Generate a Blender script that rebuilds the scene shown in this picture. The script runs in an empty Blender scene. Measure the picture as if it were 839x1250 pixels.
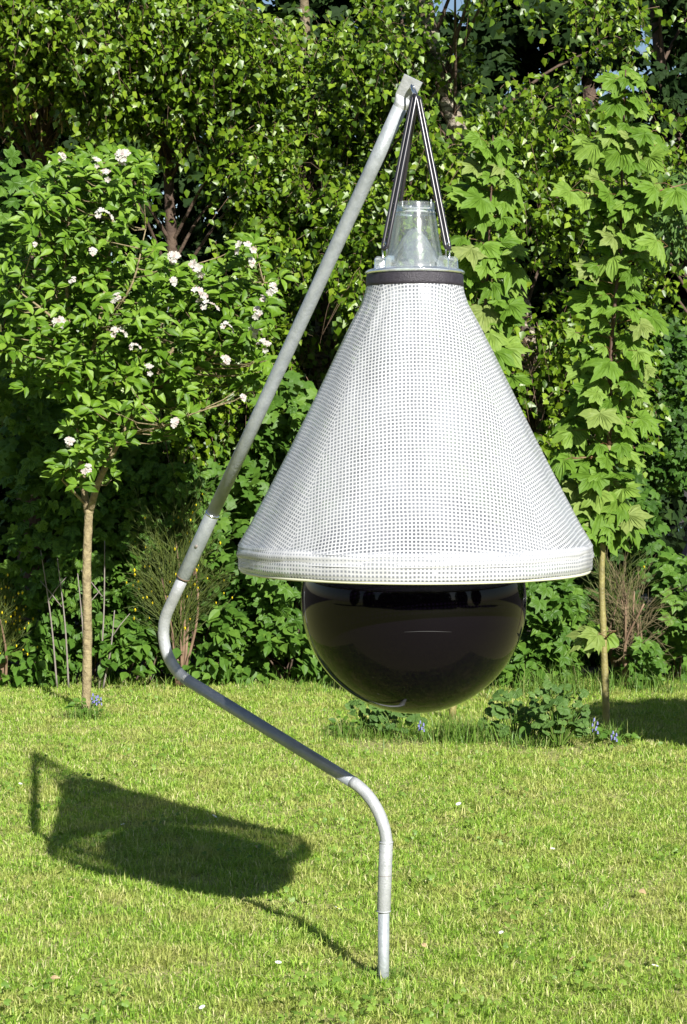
import bpy, math, random
import numpy as np
from mathutils import Vector, Matrix
random.seed(7)
rng = np.random.default_rng(7)
R = math.radians
# ---------------------------------------------------------------- camera, sky, sun, exposure
SC = bpy.context.scene
COL = SC.collection
F, CX, HY, CZ = 2382.0, 419.5, 519.0, 1.58      # focal length (photo px), picture centre, eye level row, eye height
cam_d = bpy.data.cameras.new('camera'); cam = bpy.data.objects.new('camera', cam_d); COL.objects.link(cam)
cam_d.sensor_fit = 'VERTICAL'; cam_d.sensor_height = 24; cam_d.lens = 24 * F / 1250
cam_d.shift_y = (HY - 625) / 1250; cam_d.clip_start = .1; cam_d.clip_end = 2000
cam.location = (0, 0, CZ); cam.rotation_euler = (R(90), 0, 0); SC.camera = cam

SUNV = Vector((-0.664, 1.60, -1.0)).normalized()    # direction the light travels
W = bpy.data.worlds.new('World'); SC.world = W; W.use_nodes = True
wn = W.node_tree; bg = wn.nodes['Background']; bg.inputs[1].default_value = .05
sky = wn.nodes.new('ShaderNodeTexSky'); sky.sky_type = 'NISHITA'; sky.sun_disc = False
sky.sun_elevation = math.asin(-SUNV.z); sky.sun_rotation = math.atan2(-SUNV.x, -SUNV.y)
sky.air_density = 1.0; sky.dust_density = .6; sky.ozone_density = 1.5
wn.links.new(sky.outputs[0], bg.inputs[0])
sd = bpy.data.lights.new('sun', 'SUN'); sd.energy = 5.0; sd.angle = R(.53); sd.color = (1, .97, .91)
so = bpy.data.objects.new('sun', sd); COL.objects.link(so); so.location = (3, -8, 9)
so.rotation_euler = SUNV.to_track_quat('-Z', 'Y').to_euler()
SC.view_settings.view_transform = 'Standard'; SC.view_settings.look = 'None'
SC.view_settings.exposure = 1.05; SC.view_settings.gamma = 1
SC.render.engine = 'CYCLES'
SC.cycles.max_bounces = 7; SC.cycles.diffuse_bounces = 3; SC.cycles.glossy_bounces = 3
SC.cycles.transmission_bounces = 5; SC.cycles.transparent_max_bounces = 16
SC.cycles.use_denoising = True; SC.cycles.sample_clamp_indirect = 6

def DM(Y):      # distance of a planting row
    return Y * .7218 if Y <= 16.85 else 12.16 + (Y - 16.85) * .95
def at(px, py, Y):
    return Vector(((px - CX) * Y / F, Y, CZ - (py - HY) * Y / F))

# ---------------------------------------------------------------- materials
def node(nt, typ, **kw):
    n = nt.nodes.new(typ)
    for k, v in kw.items(): setattr(n, k, v)
    return n
def mat(name, color=(.5, .5, .5), rough=.5, metal=0, spec=.5, noise=None, bump=None, coat=0):
    """noise = (scale, colour2, amount[, detail]) ; bump = (scale, strength)"""
    m = bpy.data.materials.new(name); m.use_nodes = True; nt = m.node_tree; b = nt.nodes['Principled BSDF']
    b.inputs['Base Color'].default_value = (*color, 1); b.inputs['Roughness'].default_value = rough
    b.inputs['Metallic'].default_value = metal; b.inputs['Specular IOR Level'].default_value = spec
    b.inputs['Coat Weight'].default_value = coat
    tc = node(nt, 'ShaderNodeTexCoord')
    if noise:
        t = node(nt, 'ShaderNodeTexNoise'); t.inputs['Scale'].default_value = noise[0]; t.inputs['Detail'].default_value = 6
        nt.links.new(tc.outputs['Object'], t.inputs['Vector'])
        mr = node(nt, 'ShaderNodeMapRange'); mr.inputs[1].default_value = .35; mr.inputs[2].default_value = .65
        mr.inputs[4].default_value = noise[2]; nt.links.new(t.outputs['Fac'], mr.inputs[0])
        mx = node(nt, 'ShaderNodeMix', data_type='RGBA'); mx.inputs[6].default_value = (*color, 1); mx.inputs[7].default_value = (*noise[1], 1)
        nt.links.new(mr.outputs[0], mx.inputs[0]); nt.links.new(mx.outputs[2], b.inputs['Base Color'])
    if bump:
        t = node(nt, 'ShaderNodeTexNoise'); t.inputs['Scale'].default_value = bump[0]; t.inputs['Detail'].default_value = 8
        nt.links.new(tc.outputs['Object'], t.inputs['Vector'])
        bp = node(nt, 'ShaderNodeBump'); bp.inputs['Strength'].default_value = bump[1]; bp.inputs['Distance'].default_value = .02
        nt.links.new(t.outputs['Fac'], bp.inputs['Height']); nt.links.new(bp.outputs[0], b.inputs['Normal'])
    return m

def leaf_mat(name, stops, trans=(.10, .17, .015), tw=.3, rough=.42, spec=.45, posnoise=None):
    """stops: list of (position, colour); leaf colour picked per leaf"""
    m = bpy.data.materials.new(name); m.use_nodes = True; nt = m.node_tree; b = nt.nodes['Principled BSDF']
    g = node(nt, 'ShaderNodeNewGeometry'); oi = node(nt, 'ShaderNodeObjectInfo')
    ad = node(nt, 'ShaderNodeMath', operation='ADD'); fr = node(nt, 'ShaderNodeMath', operation='FRACT')
    nt.links.new(g.outputs['Random Per Island'], ad.inputs[0]); nt.links.new(oi.outputs['Random'], ad.inputs[1]); nt.links.new(ad.outputs[0], fr.inputs[0])
    cr = node(nt, 'ShaderNodeValToRGB')
    e = cr.color_ramp.elements
    while len(e) < len(stops): e.new(.5)
    for i, (p, c) in enumerate(stops): e[i].position = p; e[i].color = (*c, 1)
    nt.links.new(fr.outputs[0], cr.inputs[0])
    out = cr.outputs[0]
    tn = node(nt, 'ShaderNodeTexNoise'); tn.inputs['Scale'].default_value = 60 if not posnoise else posnoise[0]
    tn.inputs['Detail'].default_value = 4
    nt.links.new(g.outputs['Position'], tn.inputs['Vector'])
    mx = node(nt, 'ShaderNodeMix', data_type='RGBA', blend_type='MIX' if posnoise else 'MULTIPLY')
    mr = node(nt, 'ShaderNodeMapRange'); nt.links.new(tn.outputs['Fac'], mr.inputs[0])
    if posnoise:
        mr.inputs[1].default_value = .45; mr.inputs[2].default_value = .68; mr.inputs[4].default_value = posnoise[2]
        mx.inputs[7].default_value = (*posnoise[1], 1)
    else:
        mr.inputs[1].default_value = .3; mr.inputs[2].default_value = .7; mr.inputs[4].default_value = 1
        mx.inputs[7].default_value = (.72, .78, .7, 1)
    nt.links.new(mr.outputs[0], mx.inputs[0]); nt.links.new(out, mx.inputs[6])
    nt.links.new(mx.outputs[2], b.inputs['Base Color'])
    b.inputs['Roughness'].default_value = rough; b.inputs['Specular IOR Level'].default_value = spec
    tr = node(nt, 'ShaderNodeBsdfTranslucent')
    t2 = node(nt, 'ShaderNodeMix', data_type='RGBA', blend_type='MIX'); t2.inputs[0].default_value = .6
    t2.inputs[7].default_value = (*trans, 1); nt.links.new(mx.outputs[2], t2.inputs[6]); nt.links.new(t2.outputs[2], tr.inputs[0])
    ms = node(nt, 'ShaderNodeMixShader'); ms.inputs[0].default_value = tw
    nt.links.new(b.outputs[0], ms.inputs[1]); nt.links.new(tr.outputs[0], ms.inputs[2])
    nt.links.new(ms.outputs[0], nt.nodes['Material Output'].inputs[0])
    return m

M = {}
M['birch_leaf'] = leaf_mat('birch leaf green', [(0, (.030, .070, .003)), (.35, (.080, .148, .005)), (.75, (.130, .212, .008)), (1, (.20, .28, .018))], trans=(.13, .26, .004), tw=.2, rough=.42, spec=.5)
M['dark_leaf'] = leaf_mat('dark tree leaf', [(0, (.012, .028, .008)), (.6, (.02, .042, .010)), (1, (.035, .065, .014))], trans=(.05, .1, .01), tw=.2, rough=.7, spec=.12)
M['apple_leaf'] = leaf_mat('apple leaf green', [(0, (.065, .14, .008)), (.5, (.115, .215, .013)), (1, (.19, .30, .035))], trans=(.15, .30, .008), tw=.24, rough=.5, spec=.3)
M['maple_leaf'] = leaf_mat('sycamore leaf', [(0, (.085, .165, .014)), (.55, (.135, .235, .026)), (.85, (.18, .27, .045)), (1, (.21, .25, .075))], trans=(.15, .30, .008), tw=.22, rough=.6, spec=.22)
M['shrub_leaf'] = leaf_mat('shrub leaf', [(0, (.03, .075, .010)), (.5, (.05, .12, .014)), (1, (.08, .165, .02))], trans=(.1, .18, .015), rough=.55, spec=.25)
M['currant_leaf'] = leaf_mat('lobed shrub leaf', [(0, (.055, .125, .015)), (.6, (.085, .175, .022)), (1, (.125, .225, .03))], trans=(.12, .2, .02), rough=.52, spec=.28)
M['mallow_leaf'] = leaf_mat('mallow leaf', [(0, (.06, .125, .025)), (1, (.125, .215, .05))], rough=.6, spec=.3)
M['tall_grass'] = leaf_mat('long grass', [(0, (.10, .20, .025)), (.7, (.16, .27, .04)), (1, (.30, .30, .12))], trans=(.18, .3, .03), rough=.5)
M['lawn_grass'] = leaf_mat('lawn grass', [(0, (.11, .24, .018)), (.35, (.235, .40, .042)), (.72, (.38, .53, .085)), (.87, (.52, .55, .18)), (1, (.70, .64, .38))],
                           trans=(.46, .58, .06), tw=.4, rough=.5, spec=.35, posnoise=(4.2, (.50, .46, .16), .6))
M['broom_green'] = leaf_mat('broom twig green', [(0, (.04, .065, .01)), (1, (.13, .16, .03))], tw=.1, rough=.6)
M['twig_brown'] = mat('dry twig', (.20, .13, .08), .8, noise=(20, (.10, .06, .035), .8))
M['dead_rod'] = leaf_mat('dead broom rod', [(0, (.10, .075, .035)), (1, (.20, .16, .08))], tw=.03, rough=.8)
M['twig_grey'] = mat('grey bare stem', (.20, .18, .16), .8, noise=(30, (.15, .12, .1), .8))
M['petiole'] = mat('red leaf stalk', (.14, .08, .03), .5)
M['catkin'] = mat('catkin brown', (.28, .22, .07), .8, noise=(60, (.16, .09, .03), .9))
M['apple_bark'] = mat('apple bark', (.27, .22, .115), .8, noise=(35, (.15, .115, .06), .9), bump=(60, .6))
M['maple_bark'] = mat('sycamore sapling bark', (.24, .21, .07), .55, noise=(22, (.13, .11, .04), .8), bump=(80, .3))
M['maple_bark_red'] = mat('young red bark', (.07, .035, .02), .6)
M['petal'] = leaf_mat('blossom petal', [(0, (.62, .59, .56)), (.6, (.56, .52, .50)), (1, (.52, .38, .37))], trans=(.6, .58, .54), tw=.3, rough=.6, spec=.2)
M['yellow_petal'] = mat('broom flower yellow', (.80, .62, .02), .5)
M['blue_petal'] = mat('bluebell petal', (.12, .12, .30), .5)
M['white_petal'] = mat('daisy white', (.85, .84, .82), .6)
M['dry_leaf'] = mat('fallen dry leaf', (.42, .30, .16), .7)

# birch bark: pale with dark horizontal scars and mossy, ivy dark patches
def birch_bark():
    m = mat('birch bark', (.46, .42, .34), .8, bump=(40, .8)); nt = m.node_tree; b = nt.nodes['Principled BSDF']
    tc = node(nt, 'ShaderNodeTexCoord'); mp = node(nt, 'ShaderNodeMapping'); mp.inputs['Scale'].default_value = (4, 4, 26)
    nt.links.new(tc.outputs['Object'], mp.inputs[0])
    t = node(nt, 'ShaderNodeTexNoise'); t.inputs['Scale'].default_value = 1.3; t.inputs['Detail'].default_value = 5; nt.links.new(mp.outputs[0], t.inputs[0])
    cr = node(nt, 'ShaderNodeValToRGB'); e = cr.color_ramp.elements
    e[0].position = .42; e[0].color = (.06, .045, .03, 1); e[1].position = .56; e[1].color = (.34, .30, .23, 1)
    nt.links.new(t.outputs['Fac'], cr.inputs[0])
    t2 = node(nt, 'ShaderNodeTexNoise'); t2.inputs['Scale'].default_value = 5; nt.links.new(tc.outputs['Object'], t2.inputs[0])
    mr = node(nt, 'ShaderNodeMapRange'); mr.inputs[1].default_value = .45; mr.inputs[2].default_value = .62; nt.links.new(t2.outputs['Fac'], mr.inputs[0])
    mx = node(nt, 'ShaderNodeMix', data_type='RGBA'); mx.inputs[7].default_value = (.13, .10, .055, 1)
    nt.links.new(mr.outputs[0], mx.inputs[0]); nt.links.new(cr.outputs[0], mx.inputs[6]); nt.links.new(mx.outputs[2], b.inputs['Base Color'])
    return m
M['birch_bark'] = birch_bark()
M['dark_bark'] = mat('dark brown bark', (.085, .055, .035), .85, noise=(12, (.05, .03, .02), .9), bump=(30, .8))

def zinc(name, c1, c2, rough):
    m = mat(name, c1, rough, metal=.3, noise=(38, c2, .85), bump=(160, .12)); nt = m.node_tree; b = nt.nodes['Principled BSDF']
    tc = node(nt, 'ShaderNodeTexCoord'); v = node(nt, 'ShaderNodeTexVoronoi'); v.inputs['Scale'].default_value = 130
    nt.links.new(tc.outputs['Object'], v.inputs[0]); mr = node(nt, 'ShaderNodeMapRange'); mr.inputs[3].default_value = rough - .08; mr.inputs[4].default_value = rough + .18
    nt.links.new(v.outputs['Color'], mr.inputs[0]); nt.links.new(mr.outputs[0], b.inputs['Roughness'])
    return m
M['zinc'] = zinc('galvanised steel', (.36, .385, .40), (.26, .285, .30), .42)
M['zinc_pale'] = zinc('pale galvanised steel', (.40, .41, .42), (.31, .325, .335), .46)  # paler zinc also puts the brighter light on the bends into the colour
M['zinc_shaded'] = zinc('galvanised steel with dim light painted in', (.25, .275, .31), (.31, .335, .37), .38)  # slanting tube: its dimmer, bluish reflection is painted into the zinc colour
M['chrome'] = mat('bright wire', (.8, .8, .8), .18, metal=1)
M['rubber'] = mat('black rubber cord', (.02, .018, .022), .28, spec=.6)
M['band'] = mat('black webbing', (.016, .013, .02), .55, noise=(90, (.03, .026, .036), .8), bump=(300, .3))
def ball_mat():
    m = mat('black glossy vinyl', (.002, .001, .0035), .05, spec=.24, bump=(2.2, .02)); return m
M['ball'] = ball_mat()
M['dust'] = mat('pale scuff', (.06, .06, .06), .6)

def fabric(name, film_alpha=.46, thread=.36, pale=0.0):
    m = bpy.data.materials.new(name); m.use_nodes = True; nt = m.node_tree; L = nt.links.new
    b = nt.nodes['Principled BSDF']; out = nt.nodes['Material Output']
    uv = node(nt, 'ShaderNodeUVMap'); uv.uv_map = 'UVMap'; sp = node(nt, 'ShaderNodeSeparateXYZ')
    # slight wander of the threads
    nz = node(nt, 'ShaderNodeTexNoise'); nz.inputs['Scale'].default_value = 14; L(uv.outputs[0], nz.inputs[0])
    va = node(nt, 'ShaderNodeVectorMath', operation='SCALE'); va.inputs['Scale'].default_value = .006; L(nz.outputs['Color'], va.inputs[0])
    vb = node(nt, 'ShaderNodeVectorMath', operation='ADD'); L(uv.outputs[0], vb.inputs[0]); L(va.outputs[0], vb.inputs[1]); L(vb.outputs[0], sp.inputs[0])
    def wave(o, pitch):
        a = node(nt, 'ShaderNodeMath', operation='DIVIDE'); a.inputs[1].default_value = pitch; L(o, a.inputs[0])
        f = node(nt, 'ShaderNodeMath', operation='PINGPONG'); f.inputs[1].default_value = .5; L(a.outputs[0], f.inputs[0])   # 0..0.5
        r = node(nt, 'ShaderNodeMapRange'); r.inputs[1].default_value = thread * .5 - .05; r.inputs[2].default_value = thread * .5 + .05
        r.inputs[3].default_value = 1; r.inputs[4].default_value = 0; L(f.outputs[0], r.inputs[0]); return r.outputs[0]
    P = .0105
    wx, wy = wave(sp.outputs[0], P), wave(sp.outputs[1], P)
    mx = node(nt, 'ShaderNodeMath', operation='MAXIMUM'); L(wx, mx.inputs[0]); L(wy, mx.inputs[1])
    b.inputs['Base Color'].default_value = (.54, .545, .56, 1); b.inputs['Roughness'].default_value = .27; b.inputs['Specular IOR Level'].default_value = .5
    # broad soft creases plus the relief of the threads
    cn = node(nt, 'ShaderNodeTexNoise'); cn.inputs['Scale'].default_value = 5.5; cn.inputs['Detail'].default_value = 3
    mp = node(nt, 'ShaderNodeMapping'); mp.inputs['Scale'].default_value = (1.6, .6, 1); L(uv.outputs[0], mp.inputs[0]); L(mp.outputs[0], cn.inputs[0])
    bp = node(nt, 'ShaderNodeBump'); bp.inputs['Strength'].default_value = .3; bp.inputs['Distance'].default_value = .03; L(cn.outputs['Fac'], bp.inputs['Height'])
    b2 = node(nt, 'ShaderNodeBump'); b2.inputs['Strength'].default_value = .4; b2.inputs['Distance'].default_value = .001; L(mx.outputs[0], b2.inputs['Height']); L(bp.outputs[0], b2.inputs['Normal'])
    L(b2.outputs[0], b.inputs['Normal'])
    tl = node(nt, 'ShaderNodeBsdfTranslucent'); tl.inputs[0].default_value = (.6, .62, .64, 1)
    thr = node(nt, 'ShaderNodeMixShader'); thr.inputs[0].default_value = .22; L(b.outputs[0], thr.inputs[1]); L(tl.outputs[0], thr.inputs[2])
    film = node(nt, 'ShaderNodeBsdfPrincipled'); film.inputs['Base Color'].default_value = (.25, .265, .30, 1); film.inputs['Roughness'].default_value = .22
    L(bp.outputs[0], film.inputs['Normal'])
    tp = node(nt, 'ShaderNodeBsdfTransparent'); tp.inputs[0].default_value = (.95, .96, .98, 1)
    # dusty haze that varies over the sheet
    hz = node(nt, 'ShaderNodeTexNoise'); hz.inputs['Scale'].default_value = 4; L(uv.outputs[0], hz.inputs[0])
    hm = node(nt, 'ShaderNodeMapRange'); hm.inputs[1].default_value = .35; hm.inputs[2].default_value = .7
    hm.inputs[3].default_value = film_alpha - .12 + pale; hm.inputs[4].default_value = film_alpha + .2 + pale; L(hz.outputs['Fac'], hm.inputs[0])
    fm = node(nt, 'ShaderNodeMixShader'); L(hm.outputs[0], fm.inputs[0]); L(tp.outputs[0], fm.inputs[1]); L(film.outputs[0], fm.inputs[2])
    fin = node(nt, 'ShaderNodeMixShader'); L(mx.outputs[0], fin.inputs[0]); L(fm.outputs[0], fin.inputs[1]); L(thr.outputs[0], fin.inputs[2])
    L(fin.outputs[0], out.inputs[0]); return m
M['fabric'] = fabric('reinforced clear sheeting')
M['hem'] = fabric('doubled sheeting hem', .62, .46)
M['tape'] = mat('hem seam white', (.78, .78, .78), .35, bump=(60, .15))
M['piping'] = mat('yellowed edge piping', (.55, .55, .42), .45)

def clear_plastic(name, body, tint=(.93, .95, .95), rough=.04, base=.04):
    m = bpy.data.materials.new(name); m.use_nodes = True; nt = m.node_tree; L = nt.links.new
    b = nt.nodes['Principled BSDF']; b.inputs['Base Color'].default_value = (.75, .8, .84, 1); b.inputs['Roughness'].default_value = .35
    tp = node(nt, 'ShaderNodeBsdfTransparent'); tp.inputs[0].default_value = (*tint, 1)
    gl = node(nt, 'ShaderNodeBsdfGlossy'); gl.inputs['Roughness'].default_value = rough; gl.inputs[0].default_value = (1, 1, 1, 1)
    lw = node(nt, 'ShaderNodeLayerWeight'); lw.inputs[0].default_value = .32
    mr = node(nt, 'ShaderNodeMapRange'); mr.inputs[3].default_value = base; mr.inputs[4].default_value = .75; L(lw.outputs['Fresnel'], mr.inputs[0])
    tc = node(nt, 'ShaderNodeTexCoord'); nz = node(nt, 'ShaderNodeTexNoise'); nz.inputs['Scale'].default_value = 18; L(tc.outputs['Object'], nz.inputs[0])
    bp = node(nt, 'ShaderNodeBump'); bp.inputs['Strength'].default_value = .25; bp.inputs['Distance'].default_value = .01; L(nz.outputs['Fac'], bp.inputs['Height']); L(bp.outputs[0], gl.inputs['Normal'])
    m1 = node(nt, 'ShaderNodeMixShader'); m1.inputs[0].default_value = body; L(tp.outputs[0], m1.inputs[1]); L(b.outputs[0], m1.inputs[2])
    m2 = node(nt, 'ShaderNodeMixShader'); L(mr.outputs[0], m2.inputs[0]); L(m1.outputs[0], m2.inputs[1]); L(gl.outputs[0], m2.inputs[2])
    L(m2.outputs[0], nt.nodes['Material Output'].inputs[0]); return m
M['clear'] = clear_plastic('clear bottle plastic', .06, tint=(.86, .90, .91), rough=.12, base=.08)
M['clear_inner'] = clear_plastic('milky clear funnel plastic', .13, rough=.12, base=.12)
M['flange'] = clear_plastic('thick clear flange plastic', .34, rough=.1, base=.15)

# ---------------------------------------------------------------- mesh helpers
class MB:
    def __init__(s): s.v = []; s.f = []; s.m = []; s.smooth = True
    def add(s, vs, fs, mi=0):
        o = len(s.v); s.v += [tuple(v) for v in vs]; s.f += [tuple(i + o for i in f) for f in fs]; s.m += [mi] * len(fs)
    def tube(s, pts, radii, n=8, cap=True, mi=0, flat=None):
        pts = [Vector(p) for p in pts]
        if not hasattr(radii, '__len__'): radii = [radii] * len(pts)
        up = Vector((0, 0, 1)); vs = []; fs = []; prev = None
        for i, p in enumerate(pts):
            d = (pts[min(i + 1, len(pts) - 1)] - pts[max(i - 1, 0)]).normalized()
            if prev is None:
                x = d.cross(up if abs(d.z) < .9 else Vector((1, 0, 0))).normalized()
            else: x = (prev - d * prev.dot(d)).normalized()
            prev = x; y = d.cross(x)
            for k in range(n):
                a = 2 * math.pi * k / n
                rx, ry = (radii[i], radii[i]) if flat is None else flat[i]
                vs.append(p + x * (rx * math.cos(a)) + y * (ry * math.sin(a)))
        for i in range(len(pts) - 1):
            for k in range(n):
                a, b = i * n + k, i * n + (k + 1) % n; fs.append((a, b, b + n, a + n))
        if cap: fs.append(tuple(range(n - 1, -1, -1))); fs.append(tuple((len(pts) - 1) * n + k for k in range(n)))
        s.add(vs, fs, mi)
    def lathe(s, c, prof, n=64, mi=0, cap=False):
        vs = []; fs = []
        for r, z in prof:
            for k in range(n):
                a = 2 * math.pi * k / n; vs.append((c[0] + r * math.cos(a), c[1] + r * math.sin(a), c[2] + z))
        for i in range(len(prof) - 1):
            for k in range(n):
                a, b = i * n + k, i * n + (k + 1) % n; fs.append((a, b, b + n, a + n))
        if cap: fs.append(tuple(range(n - 1, -1, -1))); fs.append(tuple((len(prof) - 1) * n + k for k in range(n)))
        s.add(vs, fs, mi)
    def box(s, c, sz, rot=None, mi=0):
        vs = []
        for dz in (-.5, .5):
            for dx, dy in ((-.5, -.5), (.5, -.5), (.5, .5), (-.5, .5)):
                v = Vector((dx * sz[0], dy * sz[1], dz * sz[2]))
                if rot: v = rot @ v
                vs.append(Vector(c) + v)
        s.add(vs, [(3, 2, 1, 0), (4, 5, 6, 7), (0, 1, 5, 4), (1, 2, 6, 5), (2, 3, 7, 6), (3, 0, 4, 7)], mi)
    def build(s, name, m, parent=None, smooth=True):
        base = parent_base(parent)
        me = bpy.data.meshes.new(name); me.from_pydata([(x - base[0], y - base[1], z - base[2]) for x, y, z in s.v], [], s.f)
        for mm in (m if isinstance(m, (list, tuple)) else [m]): me.materials.append(mm)
        if len(me.materials) > 1: me.polygons.foreach_set('material_index', s.m)
        if smooth: me.polygons.foreach_set('use_smooth', [True] * len(me.polygons))
        me.update()
        return link(name, me, parent)
def parent_base(p):
    b = Vector((0, 0, 0))
    while p is not None: b += p.location; p = p.parent
    return b
def link(name, me, parent=None):
    o = bpy.data.objects.new(name, me); COL.objects.link(o)
    if parent is not None: o.parent = parent
    return o
def tag(o, label=None, cat=None, group=None, kind=None):
    for k, v in (('label', label), ('category', cat), ('group', group), ('kind', kind)):
        if v: o[k] = v
    return o
def thing(name, loc, label, cat, group=None):
    o = bpy.data.objects.new(name, None); COL.objects.link(o); o.location = loc; o.empty_display_size = .1
    return tag(o, label, cat, group)

def spline(pts, n=8):
    """Catmull-Rom through the points"""
    pts = [Vector(p) for p in pts]; P = [pts[0] * 2 - pts[1]] + pts + [pts[-1] * 2 - pts[-2]]; out = []
    for i in range(1, len(P) - 2):
        for k in range(n):
            t = k / n
            out.append(.5 * ((2 * P[i]) + (P[i + 1] - P[i - 1]) * t + (2 * P[i - 1] - 5 * P[i] + 4 * P[i + 1] - P[i + 2]) * t * t + (3 * P[i] - P[i - 1] - 3 * P[i + 1] + P[i + 2]) * t ** 3))
    out.append(pts[-1]); return out
def lerp(a, b, t): return a + (b - a) * t

# leaf templates: vertices (x across, y along to the tip, z), faces
def T_birch():
    v = [(0, 0, 0), (.38, .28, .07), (.24, .62, .05), (0, 1, -.06), (-.24, .62, .05), (-.38, .28, .07), (0, .4, 0)]
    return np.array(v), [(0, 1, 6), (1, 2, 6), (2, 3, 6), (3, 4, 6), (4, 5, 6), (5, 0, 6)]
def T_apple():
    v = [(0, 0, 0), (.15, .2, .07), (.215, .5, .09), (.13, .8, .0), (0, 1, -.2), (-.13, .8, .0), (-.215, .5, .09), (-.15, .2, .07), (0, .5, .02)]
    return np.array(v), [(0, 1, 8), (1, 2, 8), (2, 3, 8), (3, 4, 8), (4, 5, 8), (5, 6, 8), (6, 7, 8), (7, 0, 8)]
def polar_leaf(table, droop, wav, seed):
    r = random.Random(seed); v = [(0, 0, 0)]; pts = []
    full = list(table) + [(-a, rr) for a, rr in reversed(table[:-1]) if a > 0]
    for a, rr in full:
        rr *= 1 + r.uniform(-.1, .1); a += r.uniform(-3, 3)
        x, y = rr * math.sin(R(a)), rr * math.cos(R(a)); pts.append((x, y, -droop * rr * rr + wav * math.sin(R(a) * 5 + seed) * rr))
    n = len(pts)
    inner = [(x * .5, y * .5, z * .3 + (.03 if i % 2 else -.01)) for i, (x, y, z) in enumerate(pts)]
    v += inner + pts; f = []
    for i in range(n):
        j = (i + 1) % n; f.append((0, 1 + j, 1 + i)); f.append((1 + i, 1 + j, 1 + n + j, 1 + n + i))
    return np.array(v), f
MAPLE = [(0, .66), (9, .52), (13, .54), (21, .40), (27, .43), (35, .49), (40, .50), (49, .64), (57, .50), (62, .51), (71, .41), (80, .40), (92, .45), (102, .50), (118, .38), (142, .27), (166, .16), (180, .03)]
def T_maple(seed=1): return polar_leaf(MAPLE, (.35, .55, .75, .2)[seed % 4], (.05, .10, .07)[seed % 3], seed)
LOBED = [(0, .62), (14, .46), (24, .36), (40, .46), (54, .56), (72, .40), (96, .40), (118, .36), (150, .22), (180, .05)]
def T_lobed(seed=2): return polar_leaf(LOBED, .3, .05, seed)
ROUND = [(0, .5), (20, .5), (35, .45), (50, .5), (75, .47), (100, .48), (125, .42), (150, .36), (180, .06)]
def T_round(seed=3): return polar_leaf(ROUND, .2, .08, seed)
def T_oval():
    v = [(0, 0, 0), (.26, .22, .05), (.31, .45, .05), (.16, .78, .0), (0, 1, -.12), (-.16, .78, .0), (-.31, .45, .05), (-.26, .22, .05), (0, .45, 0)]
    return np.array(v), [(0, 1, 8), (1, 2, 8), (2, 3, 8), (3, 4, 8), (4, 5, 8), (5, 6, 8), (6, 7, 8), (7, 0, 8)]

def norm(a): return a / np.maximum(np.linalg.norm(a, axis=-1, keepdims=True), 1e-9)
def basis(N, T):
    N = norm(N); y = norm(T - (T * N).sum(1, keepdims=True) * N); x = np.cross(y, N); return x, y, N
def np_mesh(name, V, faces_list, m):
    me = bpy.data.meshes.new(name)
    ls = np.concatenate([np.asarray(f).ravel() for f in faces_list]); tot = np.concatenate([np.full(len(f), np.asarray(f).shape[1]) for f in faces_list])
    st = np.concatenate([[0], np.cumsum(tot)[:-1]])
    me.vertices.add(len(V)); me.vertices.foreach_set('co', np.ascontiguousarray(V, dtype=np.float32).ravel())
    me.loops.add(len(ls)); me.loops.foreach_set('vertex_index', ls.astype(np.int32))
    me.polygons.add(len(tot)); me.polygons.foreach_set('loop_start', st.astype(np.int32))
    try: me.polygons.foreach_set('loop_total', tot.astype(np.int32))
    except Exception: pass
    me.materials.append(m); me.update(calc_edges=True); return me
def joined_leaves(name, P, N, T, S, tmpl, m, parent):
    tv, tf = tmpl; k = len(P)
    if k == 0: return None
    base = np.array(parent_base(parent))
    x, y, n = basis(N, T); S = S[:, None, None]
    V = (P - base)[:, None, :] + S * (tv[None, :, 0:1] * x[:, None] + tv[None, :, 1:2] * y[:, None] + tv[None, :, 2:3] * n[:, None])
    nv = len(tv); off = (np.arange(k) * nv)[:, None, None]; fl = []
    for sz in sorted({len(f) for f in tf}):
        a = np.array([f for f in tf if len(f) == sz]); fl.append((off + a[None]).reshape(-1, sz))
    me = np_mesh(name, V.reshape(-1, 3), fl, m); return link(name, me, parent)
_tm = {}
def tmpl_mesh(key, tmpl, m, name):
    if key not in _tm:
        me = bpy.data.meshes.new(name); me.from_pydata([tuple(v) for v in tmpl[0]], [], tmpl[1]); me.materials.append(m); me.update(); _tm[key] = me
    return _tm[key]
def single_leaves(name, P, N, T, S, tmpls, m, parent, key):
    base = np.array(parent_base(parent)); x, y, n = basis(N, T)
    for i in range(len(P)):
        j = i % len(tmpls); me = tmpl_mesh((key, j), tmpls[j], m, name); o = bpy.data.objects.new(name, me)
        o.matrix_world = Matrix(((x[i, 0] * S[i], y[i, 0] * S[i], n[i, 0] * S[i], P[i, 0] - base[0]), (x[i, 1] * S[i], y[i, 1] * S[i], n[i, 1] * S[i], P[i, 1] - base[1]), (x[i, 2] * S[i], y[i, 2] * S[i], n[i, 2] * S[i], P[i, 2] - base[2]), (0, 0, 0, 1)))
        COL.objects.link(o); o.parent = parent
def leaves(P, N, T, S, tmpls, m, parent, key, nsingle=300, name='leaf'):
    """the leaves that show largest (in view, nearest) one by one; the rest joined"""
    px = CX + P[:, 0] / P[:, 1] * F; py = HY + (CZ - P[:, 2]) / P[:, 1] * F
    score = P[:, 1] - S * 2 + np.where((px > -8) & (px < 847) & (py > -8) & (py < 1258), 0, 50)
    idx = np.argsort(score); nin = int((score[idx] < 45).sum()); k = min(nsingle, nin)
    a, b = idx[:k], idx[k:]
    if k: single_leaves(name, P[a], N[a], T[a], S[a], tmpls, m, parent, key)
    if len(b):
        o = joined_leaves('foliage', P[b], N[b], T[b], S[b], tmpls[0], m, parent)
        if len(b) > 20: o['kind'] = 'stuff'

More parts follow.
